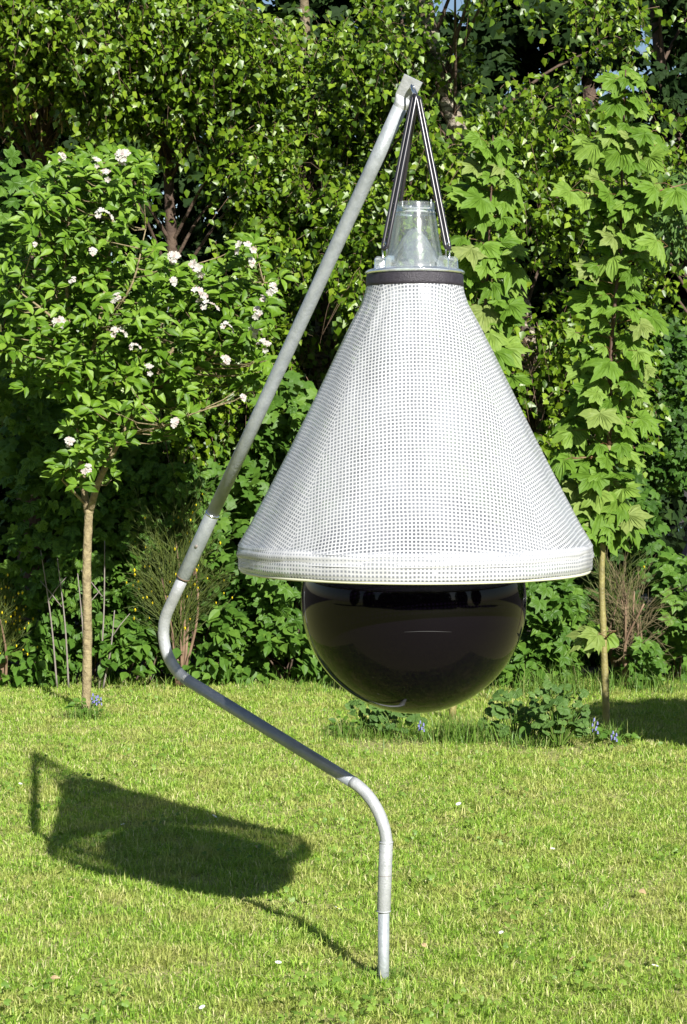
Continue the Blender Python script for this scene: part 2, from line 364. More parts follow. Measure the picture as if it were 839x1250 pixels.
# smooth value noise for clumping
_G = rng.random((24, 24, 24))
def vnoise(p, s):
    q = p * s; i = np.floor(q).astype(int); f = q - i; f = f * f * (3 - 2 * f); r = 0
    for dx in (0, 1):
        for dy in (0, 1):
            for dz in (0, 1):
                w = (f[:, 0] if dx else 1 - f[:, 0]) * (f[:, 1] if dy else 1 - f[:, 1]) * (f[:, 2] if dz else 1 - f[:, 2])
                r = r + w * _G[(i[:, 0] + dx) % 24, (i[:, 1] + dy) % 24, (i[:, 2] + dz) % 24]
    return r
SUNUP = np.array([.3, -.75, .55])
def rnd_dirs(n, bias, spread): return norm(np.asarray(bias)[None] + rng.normal(0, spread, (n, 3)))

# ================================================================ SETTING
def ground():
    n = 90; xs = np.concatenate([[-600, -200, -60], np.linspace(-14, 14, n), [60, 200, 600]]); ys = np.concatenate([[-300, -80, -20], np.linspace(-4, 32, n), [80, 250, 900]])
    X, Y = np.meshgrid(xs, ys); Z = .012 * np.sin(X * 1.7 + Y * .6) * np.sin(Y * 1.1 - X * .4) - .02
    Z = Z * (np.abs(X) < 20) + (-.02) * (np.abs(X) >= 20) * 0
    V = np.stack([X, Y, Z], -1).reshape(-1, 3); nx, ny = len(xs), len(ys)
    i = (np.arange(ny - 1)[:, None] * nx + np.arange(nx - 1)[None]).ravel(); f = np.stack([i, i + 1, i + nx + 1, i + nx], 1)
    m = mat('lawn soil and thatch', (.15, .17, .04), .95, bump=(40, .6)); nt = m.node_tree; b = nt.nodes['Principled BSDF']
    g = node(nt, 'ShaderNodeNewGeometry'); sp = node(nt, 'ShaderNodeSeparateXYZ'); nt.links.new(g.outputs['Position'], sp.inputs[0])
    t = node(nt, 'ShaderNodeTexNoise'); t.inputs['Scale'].default_value = 3; t.inputs['Detail'].default_value = 9; nt.links.new(g.outputs['Position'], t.inputs[0])
    t3 = node(nt, 'ShaderNodeTexNoise'); t3.inputs['Scale'].default_value = 45; t3.inputs['Detail'].default_value = 6; nt.links.new(g.outputs['Position'], t3.inputs[0])
    cr = node(nt, 'ShaderNodeValToRGB'); e = cr.color_ramp.elements; e[0].position = .35; e[0].color = (.14, .16, .025, 1); e[1].position = .65; e[1].color = (.36, .34, .13, 1)
    nt.links.new(t3.outputs['Fac'], cr.inputs[0])
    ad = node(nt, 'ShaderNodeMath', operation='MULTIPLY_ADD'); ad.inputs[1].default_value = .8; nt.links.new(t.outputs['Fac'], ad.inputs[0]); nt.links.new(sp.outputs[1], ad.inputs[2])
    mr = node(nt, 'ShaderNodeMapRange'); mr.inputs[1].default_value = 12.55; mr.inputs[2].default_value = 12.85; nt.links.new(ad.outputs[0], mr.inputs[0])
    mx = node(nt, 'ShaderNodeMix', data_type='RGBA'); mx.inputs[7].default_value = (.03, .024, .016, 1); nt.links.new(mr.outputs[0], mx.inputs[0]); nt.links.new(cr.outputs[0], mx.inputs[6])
    nt.links.new(mx.outputs[2], b.inputs['Base Color'])
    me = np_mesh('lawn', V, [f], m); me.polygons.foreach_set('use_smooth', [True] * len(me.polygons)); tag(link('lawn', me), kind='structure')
def gz(X, Y): return .012 * np.sin(X * 1.7 + Y * .6) * np.sin(Y * 1.1 - X * .4) - .02
ground()

def blades(name, P, H, Wd, m, parent=None, lean=.45, seedn=0):
    """P (n,3) foot points; each blade = tapering quad + tip, bent"""
    n = len(P); a = rng.uniform(0, 2 * np.pi, n); d = np.stack([np.cos(a), np.sin(a), np.zeros(n)], 1)
    # width direction: mostly across the view but random
    wa = rng.uniform(0, np.pi, n); w = np.stack([np.cos(wa), np.sin(wa), np.zeros(n)], 1) * Wd[:, None] * .5
    ln = np.abs(rng.normal(0, lean, n))[:, None]; H = H[:, None]; up = np.array([[0, 0, 1.]])
    m1 = P + d * H * ln * .3 + up * H * .5; tip = P + d * H * ln * 1.1 + up * H * np.maximum(.25, 1 - ln * .45)
    V = np.stack([P - w, P + w, m1 + w * .85, m1 - w * .85, tip], 1)
    if parent is not None: V = V - np.array(parent_base(parent))
    o = (np.arange(n) * 5)[:, None]; q = o + np.array([[0, 1, 2, 3]]); t = o + np.array([[3, 2, 4]])
    return link(name, np_mesh(name, V.reshape(-1, 3), [q, t], m), parent)

def lawn_grass():
    n = 560000; u = rng.random(n); Y0, Y1 = 4.8, 12.45
    Y = Y0 * (Y1 / Y0) ** (u ** .85 * 1.0)
    X = rng.uniform(-1, 1, n) * (.176 * Y + .6)
    P = np.stack([X, Y, gz(X, Y) - .003], 1)
    cl = vnoise(P * np.array([1, 1, 0]), 6.0); c2 = vnoise(P * np.array([1, 1, 0]) + 5, 19.0); c3 = vnoise(P * np.array([1, 1, 0]) + 9, 1.6)
    keep = rng.random(n) < .22 + .65 * c2 + .35 * cl
    px = CX + X / Y * F; py = HY + CZ / Y * F      # thin, trodden soil along the bed
    keep &= ~((px > 395) & (px < 760) & (np.abs(py - 900 - 8 * np.sin(px * .03)) < 9) & (rng.random(n) < .7))
    P, Y, cl, c2, c3 = P[keep], Y[keep], cl[keep], c2[keep], c3[keep]; k = len(P)
    # a fine matted layer with coarser tussocks standing out of it
    H = (.012 + .022 * rng.random(k) ** 1.5) * (.55 + .5 * cl + .55 * c2 + .25 * c3)
    Wd = .0020 + .0014 * rng.random(k) + .00014 * Y
    tag(blades('grass', P, H, Wd, M['lawn_grass'], lean=1.15), kind='stuff')
lawn_grass()
def tussocks():
    n = 3600; Y = 4.8 * (12.3 / 4.8) ** rng.random(n); X = rng.uniform(-1, 1, n) * (.176 * Y + .6); C = np.stack([X, Y, np.zeros(n)], 1)
    C = C[vnoise(C + 61, 2.3) * .6 + vnoise(C + 11, 7.0) * .4 > .5]; k = len(C); m_ = 16
    P = np.repeat(C, m_, 0) + rng.normal(0, 1, (k * m_, 3)) * np.array([.016, .016, 0]); P[:, 2] = -.02
    tag(blades('grass_tussocks', P, .022 + .032 * rng.random(k * m_), .0022 + .0014 * rng.random(k * m_) + .00012 * P[:, 1], M['lawn_grass'], lean=1.1), kind='stuff')
tussocks()
def clover():
    n = 5200; Y = 4.8 * (12.2 / 4.8) ** rng.random(n); X = rng.uniform(-1, 1, n) * (.176 * Y + .6); P = np.stack([X, Y, .012 + .012 * rng.random(n)], 1)
    P = P[vnoise(P * np.array([1, 1, 0]) + 31, 3.2) > .56]; n = len(P)
    m = leaf_mat('clover leaf', [(0, (.12, .22, .03)), (1, (.22, .33, .05))], trans=(.2, .32, .03), rough=.5)
    tag(joined_leaves('clover', P, rnd_dirs(n, (0, -.3, .8), .3), rnd_dirs(n, (0, 0, 0), 1), rng.uniform(.012, .026, n), T_round(3), m, None), kind='stuff')
clover()

# ================================================================ THE FLY TRAP
TY = 5.39; KP = TY / F
def tp(px, py): return at(px, py, TY)
C0 = tp(506.5, 540)              # axis of the trap, z = eye level
def zz(py): return CZ - (py - HY) * KP
trap = thing('horsefly_trap', (C0.x, C0.y, zz(703)), 'white netted cone trap with clear top bottle and black ball, hanging from the pole', 'insect trap')

def cone_fabric(name, prof, m, gores=4, nseg=192, wob=1.0):
    sub = []
    for i in range(len(prof) - 1):
        for k in range(6): t = k / 6; sub.append((lerp(prof[i][0], prof[i + 1][0], t), lerp(prof[i][1], prof[i + 1][1], t)))
    sub.append(prof[-1]); s = 0; SL = []; lo = sub[0]
    for p in sub: s += math.hypot(p[0] - lo[0], p[1] - lo[1]); lo = p; SL.append(s)
    sina = math.sin(math.atan(.49)); V = []; F_ = []; UV = []
    s0 = sub[0][0] / sina
    def disp(phi, r, t):
        return .75 * wob * (.0045 * math.sin(6 * phi + 1.2) * t + .0028 * math.sin(13 * phi + 3 * t) * (.3 + t) + .0022 * math.sin(23 * phi + 5) * (1 - t) * (1 if t < .35 else .3) + .003 * math.sin(4 * phi + 9 * t))
    nr = len(sub); base = trap.location
    for i, (r, z) in enumerate(sub):
        t = i / (nr - 1)
        for k in range(nseg):
            phi = -math.pi / 2 + 2 * math.pi * k / nseg; rr = r + disp(phi, r, t) * min(1, (r - .13) / .05 + .15)
            V.append((C0.x + rr * math.cos(phi) - base[0], C0.y + rr * math.sin(phi) - base[1], z - base[2]))
    G = 2 * math.pi / gores; per = nseg // gores
    def uvf(i, k):
        r, z = sub[i]; return r
    for i in range(nr - 1):
        for k in range(nseg):
            kk = k + per / 2; g = math.floor(kk / per); cen = g * per
            F_.append((i * nseg + k, i * nseg + (k + 1) % nseg, (i + 1) * nseg + (k + 1) % nseg, (i + 1) * nseg + k))
            for (ii, k2) in ((i, k), (i, k + 1), (i + 1, k + 1), (i + 1, k)):
                dl = (k2 - cen) * 2 * math.pi / nseg * sina; S = s0 + SL[ii]
                if dl == 0 and False: pass
                # hem stays a cylinder strip: arc length instead of a developed sector
                UV.append((S * math.sin(dl), S * math.cos(dl)) if name == 'netting_cone' else (sub[ii][0] * (k2 - cen) * 2 * math.pi / nseg, SL[ii]))
    me = bpy.data.meshes.new(name); me.from_pydata(V, [], F_); uvl = me.uv_layers.new(name='UVMap')
    uvl.data.foreach_set('uv', np.array(UV, dtype=np.float32).ravel()); me.materials.append(m)
    me.polygons.foreach_set('use_smooth', [True] * len(me.polygons)); me.update(); return link(name, me, trap)
prof = [(58.9, 347), (60.5, 358), (65, 372), (79.5, 400), (95.5, 430), (123.5, 487), (152, 546), (179, 600), (199, 640), (210, 659), (213.5, 665)]
cone_fabric('netting_cone', [(r * KP, zz(y)) for r, y in prof], M['fabric'])
cone_fabric('hem', [(r * KP, zz(y)) for r, y in [(213.6, 664), (215.2, 669), (215.8, 680), (215.6, 688.5), (214, 693), (210.5, 695)]], M['hem'], wob=.5)
# double-sewn seam above the hem and the edge piping
M['seam'] = fabric('sewn double sheeting', .42, .60, pale=.3)
cone_fabric('seam_band', [(r * KP, zz(y)) for r, y in [(212.6, 661.5), (214.9, 665), (216.0, 669), (216.2, 674), (215.9, 678)]], M['seam'], wob=.5)
b = MB(); rr = 211.5 * KP; ring = [(C0.x + rr * math.cos(a), C0.y + rr * math.sin(a), zz(695)) for a in np.linspace(0, 2 * math.pi, 129)]
b.tube(ring, .0042, 8, cap=False); b.build('rim_piping', M['piping'], trap)
# black band
b = MB(); b.lathe((C0.x, C0.y, 0), [(r * KP, zz(y)) for r, y in [(57, 335.2), (58.7, 335.2), (59.4, 338), (59.6, 346), (59.9, 350), (58.2, 350.8)]], 96); b.build('neck_band', M['band'], trap)
# bottle
b = MB(); pr = [(35.6, 329), (35.4, 322), (33, 308), (29.5, 288), (26.6, 268), (25.2, 261), (24.6, 258), (24.4, 249), (23.8, 247.6), (23.2, 249.2), (23.4, 258), (24, 261)]
b.lathe((C0.x, C0.y, 0), [(r * KP, zz(y)) for r, y in pr], 72)
bottle = b.build('collecting_bottle', M['clear'], trap)
b = MB()   # raised rectangular catch on the lid
for x0, x1, y0, y1 in ((490, 526, 256, 257.6), (490, 491.6, 248, 257), (524.6, 526.2, 246, 257)):
    p = tp((x0 + x1) / 2, (y0 + y1) / 2); b.box((p.x, TY - 23.5 * KP, p.z), ((x1 - x0) * KP, .006, (y1 - y0) * KP))
b.lathe((C0.x, C0.y, 0), [(24.9 * KP, zz(261.5)), (25.8 * KP, zz(260)), (24.9 * KP, zz(258.5))], 64)
b.build('lid_catch', M['flange'], bottle)
b = MB(); pr = [(37, 328.5), (35.5, 322), (30, 314), (24.5, 306), (19.5, 297), (15, 290), (10, 284.5), (7.6, 281), (6.4, 279.5)]
b.lathe((C0.x, C0.y, 0), [(r * KP, zz(y)) for r, y in pr], 64); b.build('inner_funnel', M['clear_inner'], trap)
b = MB(); pr = [(38, 327), (46, 328), (57, 329.5), (60.6, 331.5), (61.2, 333.6), (60, 335.2), (50, 335), (40, 334)]
b.lathe((C0.x, C0.y, 0), [(r * KP, zz(y)) for r, y in pr], 96); b.build('flange', M['flange'], trap)
HOOKA = [R(-90 - 47), R(-90 + 49), R(125)]   # three fixing lugs round the flange
HP = tp(509, 121); HP = Vector((C0.x + 1.5 * KP, C0.y - .012, HP.z))
def frame_at(p, q):
    d = (q - p).normalized(); x = d.cross(Vector((0, 1, 0))); x = (x if x.length > .1 else Vector((1, 0, 0))).normalized(); return d, x, d.cross(x)
for i, a in enumerate(HOOKA):
    rad = Vector((math.cos(a), math.sin(a), 0)); tan = Vector((-math.sin(a), math.cos(a), 0)); cc = Vector((C0.x, C0.y, 0))
    b = MB()
    for s in (-1, 1):
        p = cc + rad * (50 * KP) + tan * (s * 9 * KP) + Vector((0, 0, zz(323.5)))
        vs = []
        for dy in (-.0018, .0018):
            for (u, z) in ((-9, -6.5), (9.5, -6.5), (8.5, 5), (5, 8), (-5, 8)): vs.append(p + rad * (u * KP) + tan * dy + Vector((0, 0, z * KP)))
        b.add(vs, [(4, 3, 2, 1, 0), (5, 6, 7, 8, 9)] + [(k, (k + 1) % 5, (k + 1) % 5 + 5, k + 5) for k in range(5)])
    pin = cc + rad * (52 * KP) + Vector((0, 0, zz(319))); b.tube([pin - tan * 10 * KP, pin + tan * 10 * KP], .003, 8)
    b.build('lug', M['clear_inner'], trap, smooth=False)
    # wire hook
    top = pin + Vector((0, 0, 18 * KP)) + rad * -.004; b = MB(); pts = []
    for k in range(25):
        t = 2 * math.pi * k / 24; pts.append(lerp(pin, top, .5) + Vector((0, 0, math.cos(t) * 10.5 * KP)) + tan * (math.sin(t) * 3.6 * KP))
    b.tube(pts, .0021, 8, cap=False); b.build('wire_hook', M['chrome'], trap)
    # rubber loop: long stadium from the hook to the pole hook
    lo = top + Vector((0, 0, -.004)); hi = HP + Vector((math.cos(a) * .008, math.sin(a) * .012, (-.006 if i else .0)))
    d = (hi - lo).normalized(); sx = d.cross(rad).normalized() if abs(d.dot(rad)) < .99 else tan
    wlo, whi = .0088, .0068; pts = []
    for k in range(9):
        t = math.pi + math.pi * k / 8; pts.append(lo + sx * (-math.cos(t) * wlo) * -1 + d * (math.sin(t) * wlo * 1.2))
    for k in range(1, 6): pts.append(lerp(lo + sx * wlo * math.cos(2 * math.pi) , hi + sx * whi, k / 6))
    for k in range(9):
        t = math.pi * k / 8; pts.append(hi + sx * (math.cos(t) * whi) + d * (math.sin(t) * whi * 1.2))
    for k in range(1, 6): pts.append(lerp(hi - sx * whi, lo - sx * wlo, k / 6))
    pts.append(pts[0]); b = MB(); b.tube(pts, .0055, 10, cap=False); b.build('rubber_loop', M['rubber'], trap)
# ball
bc = Vector((C0.x - 1.5 * KP, C0.y, zz(732))); br = 137.6 * KP
b = MB(); prf = [(max(1e-4, br * math.sin(math.pi * k / 64)), -br * math.cos(math.pi * k / 64)) for k in range(65)]
b.lathe(bc, prf, 128); ball = b.build('black_ball', M['ball'], trap)
b = MB(); pts = []
for k in range(30):
    a = R(-97 + 24 * k / 29); zoff = -.0575 + .0022 * math.sin(k * .12); q = math.sqrt(br * br - zoff * zoff) + .0004
    pts.append((bc.x + q * math.cos(a), bc.y + q * math.sin(a), bc.z + zoff))
b.tube(pts, [0.00015 + .00035 * math.sin(math.pi * k / 29) for k in range(30)], 5); b.build('scratch', M['dust'], ball)
b = MB(); b.tube([(bc.x, bc.y, bc.z + br - .01), (bc.x, bc.y, zz(334))], .004, 8); b.build('ball_cord', M['rubber'], trap)
b = MB()
for k in range(3):
    a = R(30 + 120 * k); b.tube([(C0.x + 56 * KP * math.cos(a), C0.y + 56 * KP * math.sin(a), zz(334)), (C0.x, C0.y, zz(331))], .003, 6)
b.build('neck_cross_wire', M['chrome'], trap)

# ================================================================ THE POLE
YB = 6.12
YF = 5.6
foot = at(468, 1190, YF); foot.z = -.12
A = at(473.5, 981, YF); B = at(180, 800, YB); Tq = at(501, 104, 5.42)
pole = thing('bent_pole', (foot.x, foot.y, 0), 'bent galvanised steel pole stuck in the lawn, its slanting arm carrying the white cone trap', 'pole')
def fillet(p0, p1, p2, d, n=14):
    a = p1 + (p0 - p1).normalized() * d; c = p1 + (p2 - p1).normalized() * d
    return [a * (1 - t) ** 2 + p1 * 2 * t * (1 - t) + c * t * t for t in np.linspace(0, 1, n)]
def circ_fillet(p0, p1, p2, d, n=18):
    u = (p0 - p1).normalized(); w = (p2 - p1).normalized(); th = math.acos(u.dot(w)); r = d * math.tan(th / 2)
    cen = p1 + (u + w).normalized() * (d / math.cos(th / 2)); a = p1 + u * d; c = p1 + w * d; va, vc = a - cen, c - cen; om = math.acos(max(-1, min(1, va.dot(vc) / va.length / vc.length)))
    return [cen + (va * math.sin((1 - t) * om) + vc * math.sin(t * om)) / math.sin(om) for t in np.linspace(0, 1, n)]
lb = circ_fillet(foot, A, B, .135); ub = circ_fillet(A, B, Tq, .175)
dirBT = (Tq - B).normalized()
def on_arm(py):   # point on arm at a picture row
    t = 0
    for k in range(60):
        t = k / 59; p = lerp(B, Tq, t); y = HY + (CZ - p.z) / p.y * F
        if y < py: return p
    return p
def pz(py, x, Y): return at(x, py, Y)
f1, f2 = at(468.6, 1112, YF), at(471.5, 1028, YF)
f1.z, f2.z = f1.z, f2.z
b = MB(); b.tube([foot, f1 + Vector((0, 0, .02))], .0165, 20); b.build('foot_tube', M['zinc'], pole)
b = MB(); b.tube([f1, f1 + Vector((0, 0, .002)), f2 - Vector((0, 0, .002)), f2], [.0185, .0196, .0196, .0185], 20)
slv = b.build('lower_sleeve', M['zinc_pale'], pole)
for nm, p in (('sleeve_ring', f1), ('sleeve_ring', f2)):
    b = MB(); b.tube([p - Vector((0, 0, .0018)), p + Vector((0, 0, .0018))], .0207, 20); b.build(nm, M['zinc_pale'], slv)
b = MB(); b.tube([lerp(f1, f2, .52) + Vector((0, 0, -.0008)), lerp(f1, f2, .52) + Vector((0, 0, .0008))], .0199, 20); b.build('weld_mark', M['twig_grey'], slv)
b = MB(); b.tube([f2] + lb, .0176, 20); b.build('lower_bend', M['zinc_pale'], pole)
b = MB(); b.tube([lb[-1], lerp(lb[-1], ub[0], .5), ub[0] + (ub[0] - lb[-1]).normalized() * .012], .0178, 20); b.build('slanting_tube', M['zinc_shaded'], pole)
s0, s1 = on_arm(712), on_arm(637)
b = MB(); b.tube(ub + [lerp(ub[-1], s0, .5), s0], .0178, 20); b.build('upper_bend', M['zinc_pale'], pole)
b = MB(); b.tube([s0, s0 + dirBT * .002, s1 - dirBT * .002, s1], [.0205, .0217, .0217, .021], 20); slv = b.build('upper_sleeve', M['zinc'], pole)
b = MB(); b.tube([s1 - dirBT * .003, s1 + dirBT * .0022], .0226, 20); b.build('sleeve_ring', M['chrome'], slv)
b = MB(); b.tube([s0 - dirBT * .0015, s0 + dirBT * .0015], .0222, 20); b.build('sleeve_ring', M['twig_brown'], slv)
q = lerp(s0, s1, .5) + Vector((-.003, -.0222, 0)); b = MB(); b.tube([q, q + Vector((0, -.003, 0))], .005, 10); b.build('rivet', M['twig_grey'], slv)
fs = on_arm(132); b = MB()
ap = [s1, lerp(s1, fs, .3), lerp(s1, fs, .6), lerp(s1, fs, .85), fs]
b.tube(ap, [.0196, .0198, .0203, .0206, .0206], 20); b.build('arm_tube', M['zinc'], pole)
# flattened end
end = fs + dirBT * .088; pts = [fs, lerp(fs, end, .12), lerp(fs, end, .24), lerp(fs, end, .34), end]
b = MB(); xx = dirBT.cross(Vector((0, 1, 0))).normalized(); yy = dirBT.cross(xx)
fl = [(.0206, .0206), (.0222, .019), (.025, .012), (.0275, .006), (.0285, .0055)]; n = 24; vs = []; fc = []
for (p, (rx, ry)), sq in zip(zip(pts, fl), (0, .1, .45, .9, .95)):
    for k in range(n):
        a = 2 * math.pi * k / n; c, s_ = math.cos(a), math.sin(a); e = lerp(1, .35, sq)
        vs.append(p + xx * (rx * math.copysign(abs(c) ** e, c)) + yy * (ry * math.copysign(abs(s_) ** e, s_)))
for i in range(4):
    for k in range(n): fc.append((i * n + k, i * n + (k + 1) % n, (i + 1) * n + (k + 1) % n, (i + 1) * n + k))
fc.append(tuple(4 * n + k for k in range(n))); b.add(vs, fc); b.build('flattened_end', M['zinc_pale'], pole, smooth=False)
# hook through the hole
hc = tp(503, 108); hc.y = end.y - .004; b = MB(); pts = []
low = HP + Vector((0, -.002, .004)); top = Vector((hc.x - .0, hc.y - .010, hc.z + .012))
for k in range(33):
    t = 2 * math.pi * k / 32; pts.append(lerp(low, top, .5) + (top - low) * (.5 * math.cos(t)) + Vector((.35, .93, .1)) * (math.sin(t) * .011))
b.tube(pts, .0032, 10, cap=False); b.build('shackle', M['chrome'], pole)
b = MB(); b.tube([hc + Vector((0, -.012, .006)), hc + Vector((0, .006, .006))], .0055, 10); b.build('bolt', M['chrome'], pole)

# ================================================================ TREES
def limb_mesh(curves, n=6):
    b = MB()
    for pts, r0, r1 in curves:
        k = len(pts); b.tube(pts, [lerp(r0, r1, i / (k - 1)) for i in range(k)], n)
    return b
def twig_leaves(starts, dirs, lens, per, size, droop=.5, jitter=.02):
    """starts of hanging twigs -> leaf points along them and twig polylines"""
    Ps = []; Ts = []; tw = []
    for s, d, L in zip(starts, dirs, lens):
        n = max(4, int(per * L)); t = np.linspace(.08, 1, n)[:, None]
        pts = s + d * (L * t) + np.array([0, 0, -1]) * (droop * L * t * t)
        Ps.append(pts + rng.normal(0, jitter, pts.shape)); Ts.append(np.repeat(d[None], n, 0)); tw.append((s, s + d * L * .5 + np.array([0, 0, -droop * L * .25]), s + d * L + np.array([0, 0, -droop * L])))
    return np.concatenate(Ps), np.concatenate(Ts), tw
def crown_points(n, cen, rad, thr, ns=1.5, shell=.25, zc=None):
    """clumped points in an ellipsoid"""
    out = []
    tot = 0
    while tot < n:
        u = norm(rng.normal(0, 1, (n * 3, 3))); r = (shell + (1 - shell) * rng.random((n * 3, 1))) ** (1 / 2.2); p = u * r * np.array(rad) + np.array(cen)
        k = vnoise(p + 50, ns) * .65 + vnoise(p + 90, ns * 2.7) * .35; p = p[k > thr]; out.append(p); tot += len(p)
    return np.concatenate(out)[:n]
def twig_tubes(tw, r, n, keep=1.0):
    V = []; fcs = []; o = 0; b = MB()
    for s, m_, e in tw:
        if rng.random() > keep: continue
        b.tube([Vector(s), Vector(m_), Vector(e)], [r, r * .7, r * .35], n, cap=False)
    return b

GAPS = [(548, 118, 17, 52), (548, 150, 16, 30), (390, 440, 26, 55), (393, 380, 18, 30), (645, 420, 14, 60), (654, 500, 12, 30), (381, 215, 14, 32), (60, 150, 26, 30)]
SKYGAPS = [(745, 112, 34, 26), (748, 88, 14, 10), (712, 98, 7, 12), (775, 105, 14, 10), (790, 150, 10, 8), (105, 60, 10, 8), (60, 50, 5, 9), (700, 140, 6, 10), (825, 235, 16, 20), (780, 60, 10, 8), (800, 50, 8, 8)]
CARGAP = [(826, 640, 22, 40), (790, 725, 14, 22)]
def see_through(P, prob, gaps=None):
    px = CX + P[:, 0] / P[:, 1] * F; py = HY + (CZ - P[:, 2]) / P[:, 1] * F; keep = np.ones(len(P), bool)
    for x, y, rx, ry in (gaps if gaps is not None else GAPS + SKYGAPS): keep &= ~((((px - x) / rx) ** 2 + ((py - y) / ry) ** 2 < 1) & (rng.random(len(P)) < prob))
    return keep
def birch(name, label, trunk_px, Y, rad0, crown, ntwig, bark, lm='branch', leafm='birch_leaf', catk=0, size=(.044, .068), thr=.55, cat='tree', nsingle=300, group=None, tmpl=None, key='birch', rad1=.03):
    Y = DM(Y); tpts = [at(x, y, Y) for x, y in trunk_px]; tpts[0].z = -.05
    t = thing(name, (tpts[0].x, tpts[0].y, 0), label, cat, group)
    sp = spline(tpts, 8); k = len(sp); b = MB()
    rs = [lerp(rad0, rad1, i / (k - 1)) * (1 + .06 * math.sin(i * 1.9)) for i in range(k)]; b.tube(sp, rs, 14); b.build('trunk', bark, t)
    cen, rad = crown; cen = (cen[0] * 1.02, DM(cen[1]), cen[2]); nc = ntwig // 7; Sc = crown_points(nc, cen, rad, thr, ns=1.35); ntwig = nc * 12; S = np.repeat(Sc, 12, 0) + rng.normal(0, 1, (ntwig, 3)) * np.array([.12, .11, .045])
    d = rnd_dirs(ntwig, (0, -.3, -.1), .6); L = rng.uniform(.10, .32, ntwig)
    P, T, tw = twig_leaves(S, d, L, 44, 0, droop=.6)
    # limbs: from trunk to a sample of twig starts, twigs drawn thin
    b = MB(); pick = rng.choice(ntwig, min(42, ntwig), replace=False)
    for i in pick:
        e = Vector(S[i]); j = min(range(k), key=lambda q: abs(sp[q].z - (e.z - .25 - .4 * (e - sp[q]).length))); s = sp[j]
        mid = lerp(s, e, .5) + Vector((0, 0, .12)); b.tube(spline([s, mid, e], 5), [lerp(.016, .005, q / 10) for q in range(11)], 5, cap=False)
    b.build('branches', M['dark_bark'] if bark != M['dark_bark'] else bark, t)['kind'] = 'stuff'
    twig_tubes(tw, .0022, 3, .55).build('twigs', M['twig_brown'], t)['kind'] = 'stuff'
    n = len(P); Nn = norm(rnd_dirs(n, SUNUP * .75, .62)); Tt = norm(rnd_dirs(n, (0, -.2, -.9), .55)); Sz = rng.uniform(size[0], size[1], n)
    keep = see_through(P, .8) & see_through(P, .6, SKYGAPS); P, Nn, Tt, Sz = P[keep], Nn[keep], Tt[keep], Sz[keep]
    leaves(P, Nn, Tt, Sz, tmpl or [T_birch()], M[leafm], t, key, nsingle)
    if catk:
        b = MB()
        for i in range(catk):
            s = Vector(S[rng.integers(ntwig)]) if i > catk * .6 else at(rng.uniform(-5, 75), rng.uniform(-10, 150), Y - .7 + rng.uniform(-.2, .2)); s = s + Vector(rng.normal(0, .04, 3)); L_ = rng.uniform(.06, .13)
            b.tube([s, s + Vector((.004, 0, -L_ * .5)), s + Vector((.0, 0, -L_))], [.004, .0055, .003], 5)
        b.build('catkins', M['catkin'], t)['kind'] = 'stuff'
    return t
g_b = 'trees of the leafy screen behind the lawn'
birch('birch_tree', 'ivy mottled thick pale birch trunk behind the slanting pole, with hanging small leaves', [(392, 800), (391, 640), (390, 480), (397, 380), (388, 260), (378, 170), (372, 20), (366, -160)], 18.9, .105, ((-.35, 18.05, 3.55), (1.25, .95, 2.3)), 1700, M['birch_bark'], group=g_b, rad1=.025)
birch('birch_tree', 'leaning birch whose pale trunk shows right of the pole top and beside the cone', [(668, 800), (662, 650), (652, 510), (640, 400), (622, 330), (566, 180), (534, 75), (515, -20), (500, -150)], 18.2, .085, ((1.05, 18.0, 3.3), (1.2, .9, 2.5)), 1700, M['birch_bark'], group=g_b, rad1=.05)
birch('birch_tree', 'reddish brown trunked tree with hanging catkins in the upper left corner', [(40, 800), (38, 500), (44, 300), (52, 170), (45, 60), (38, -150)], 18.8, .11, ((-2.15, 18.3, 3.7), (1.15, .95, 2.1)), 1500, M['dark_bark'], catk=130, group=g_b, rad1=.06)
birch('birch_tree', 'slender birch behind the apple blossom, bright small leaves above the flowers', [(205, 800), (208, 600), (214, 400), (206, 200), (215, 40), (222, -120)], 18.9, .05, ((-1.15, 17.9, 3.2), (1.15, .8, 2.3)), 2200, M['dark_bark'], group=g_b)
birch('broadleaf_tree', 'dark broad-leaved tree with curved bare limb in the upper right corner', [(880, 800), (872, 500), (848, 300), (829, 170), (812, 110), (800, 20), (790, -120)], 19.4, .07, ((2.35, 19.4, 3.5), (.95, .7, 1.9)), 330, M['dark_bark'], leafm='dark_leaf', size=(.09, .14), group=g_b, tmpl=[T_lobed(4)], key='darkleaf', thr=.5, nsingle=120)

# far dark trees closing the view
def far_tree(label, X, Y, H, rx, n, seed, thr=.42, size=(.12, .2), z0=.6):
    Y = DM(Y)
    t = thing('background_tree', (X, Y, 0), label, 'tree', 'dark trees behind the leafy screen')
    b = MB(); b.tube(spline([(X, Y, -.05), (X + .1, Y, H * .4), (X - .05, Y, H * .9)], 5), [lerp(.16, .04, i / 10) for i in range(11)], 9); b.build('trunk', M['dark_bark'], t)
    P = crown_points(n, (X, Y, z0 + (H - z0) / 2), (rx, .9, (H - z0) / 2 * 1.15), thr, ns=1.1, shell=.1)
    P = P[see_through(P, .985, SKYGAPS)]; n = len(P)
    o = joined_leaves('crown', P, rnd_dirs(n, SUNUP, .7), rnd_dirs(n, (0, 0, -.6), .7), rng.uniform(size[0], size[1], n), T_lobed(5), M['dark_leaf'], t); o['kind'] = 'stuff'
far_tree('dark background tree seen through the gaps at the far left', -3.3, 21.2, 6.4, 1.8, 5200, 1)
far_tree('dark background tree behind the slender birch and apple blossom', -1.4, 21.6, 6.6, 1.9, 10500, 2, thr=.26)
far_tree('dark background tree behind the top of the slanting pole', .5, 21.4, 6.8, 1.6, 6500, 3, thr=.36)
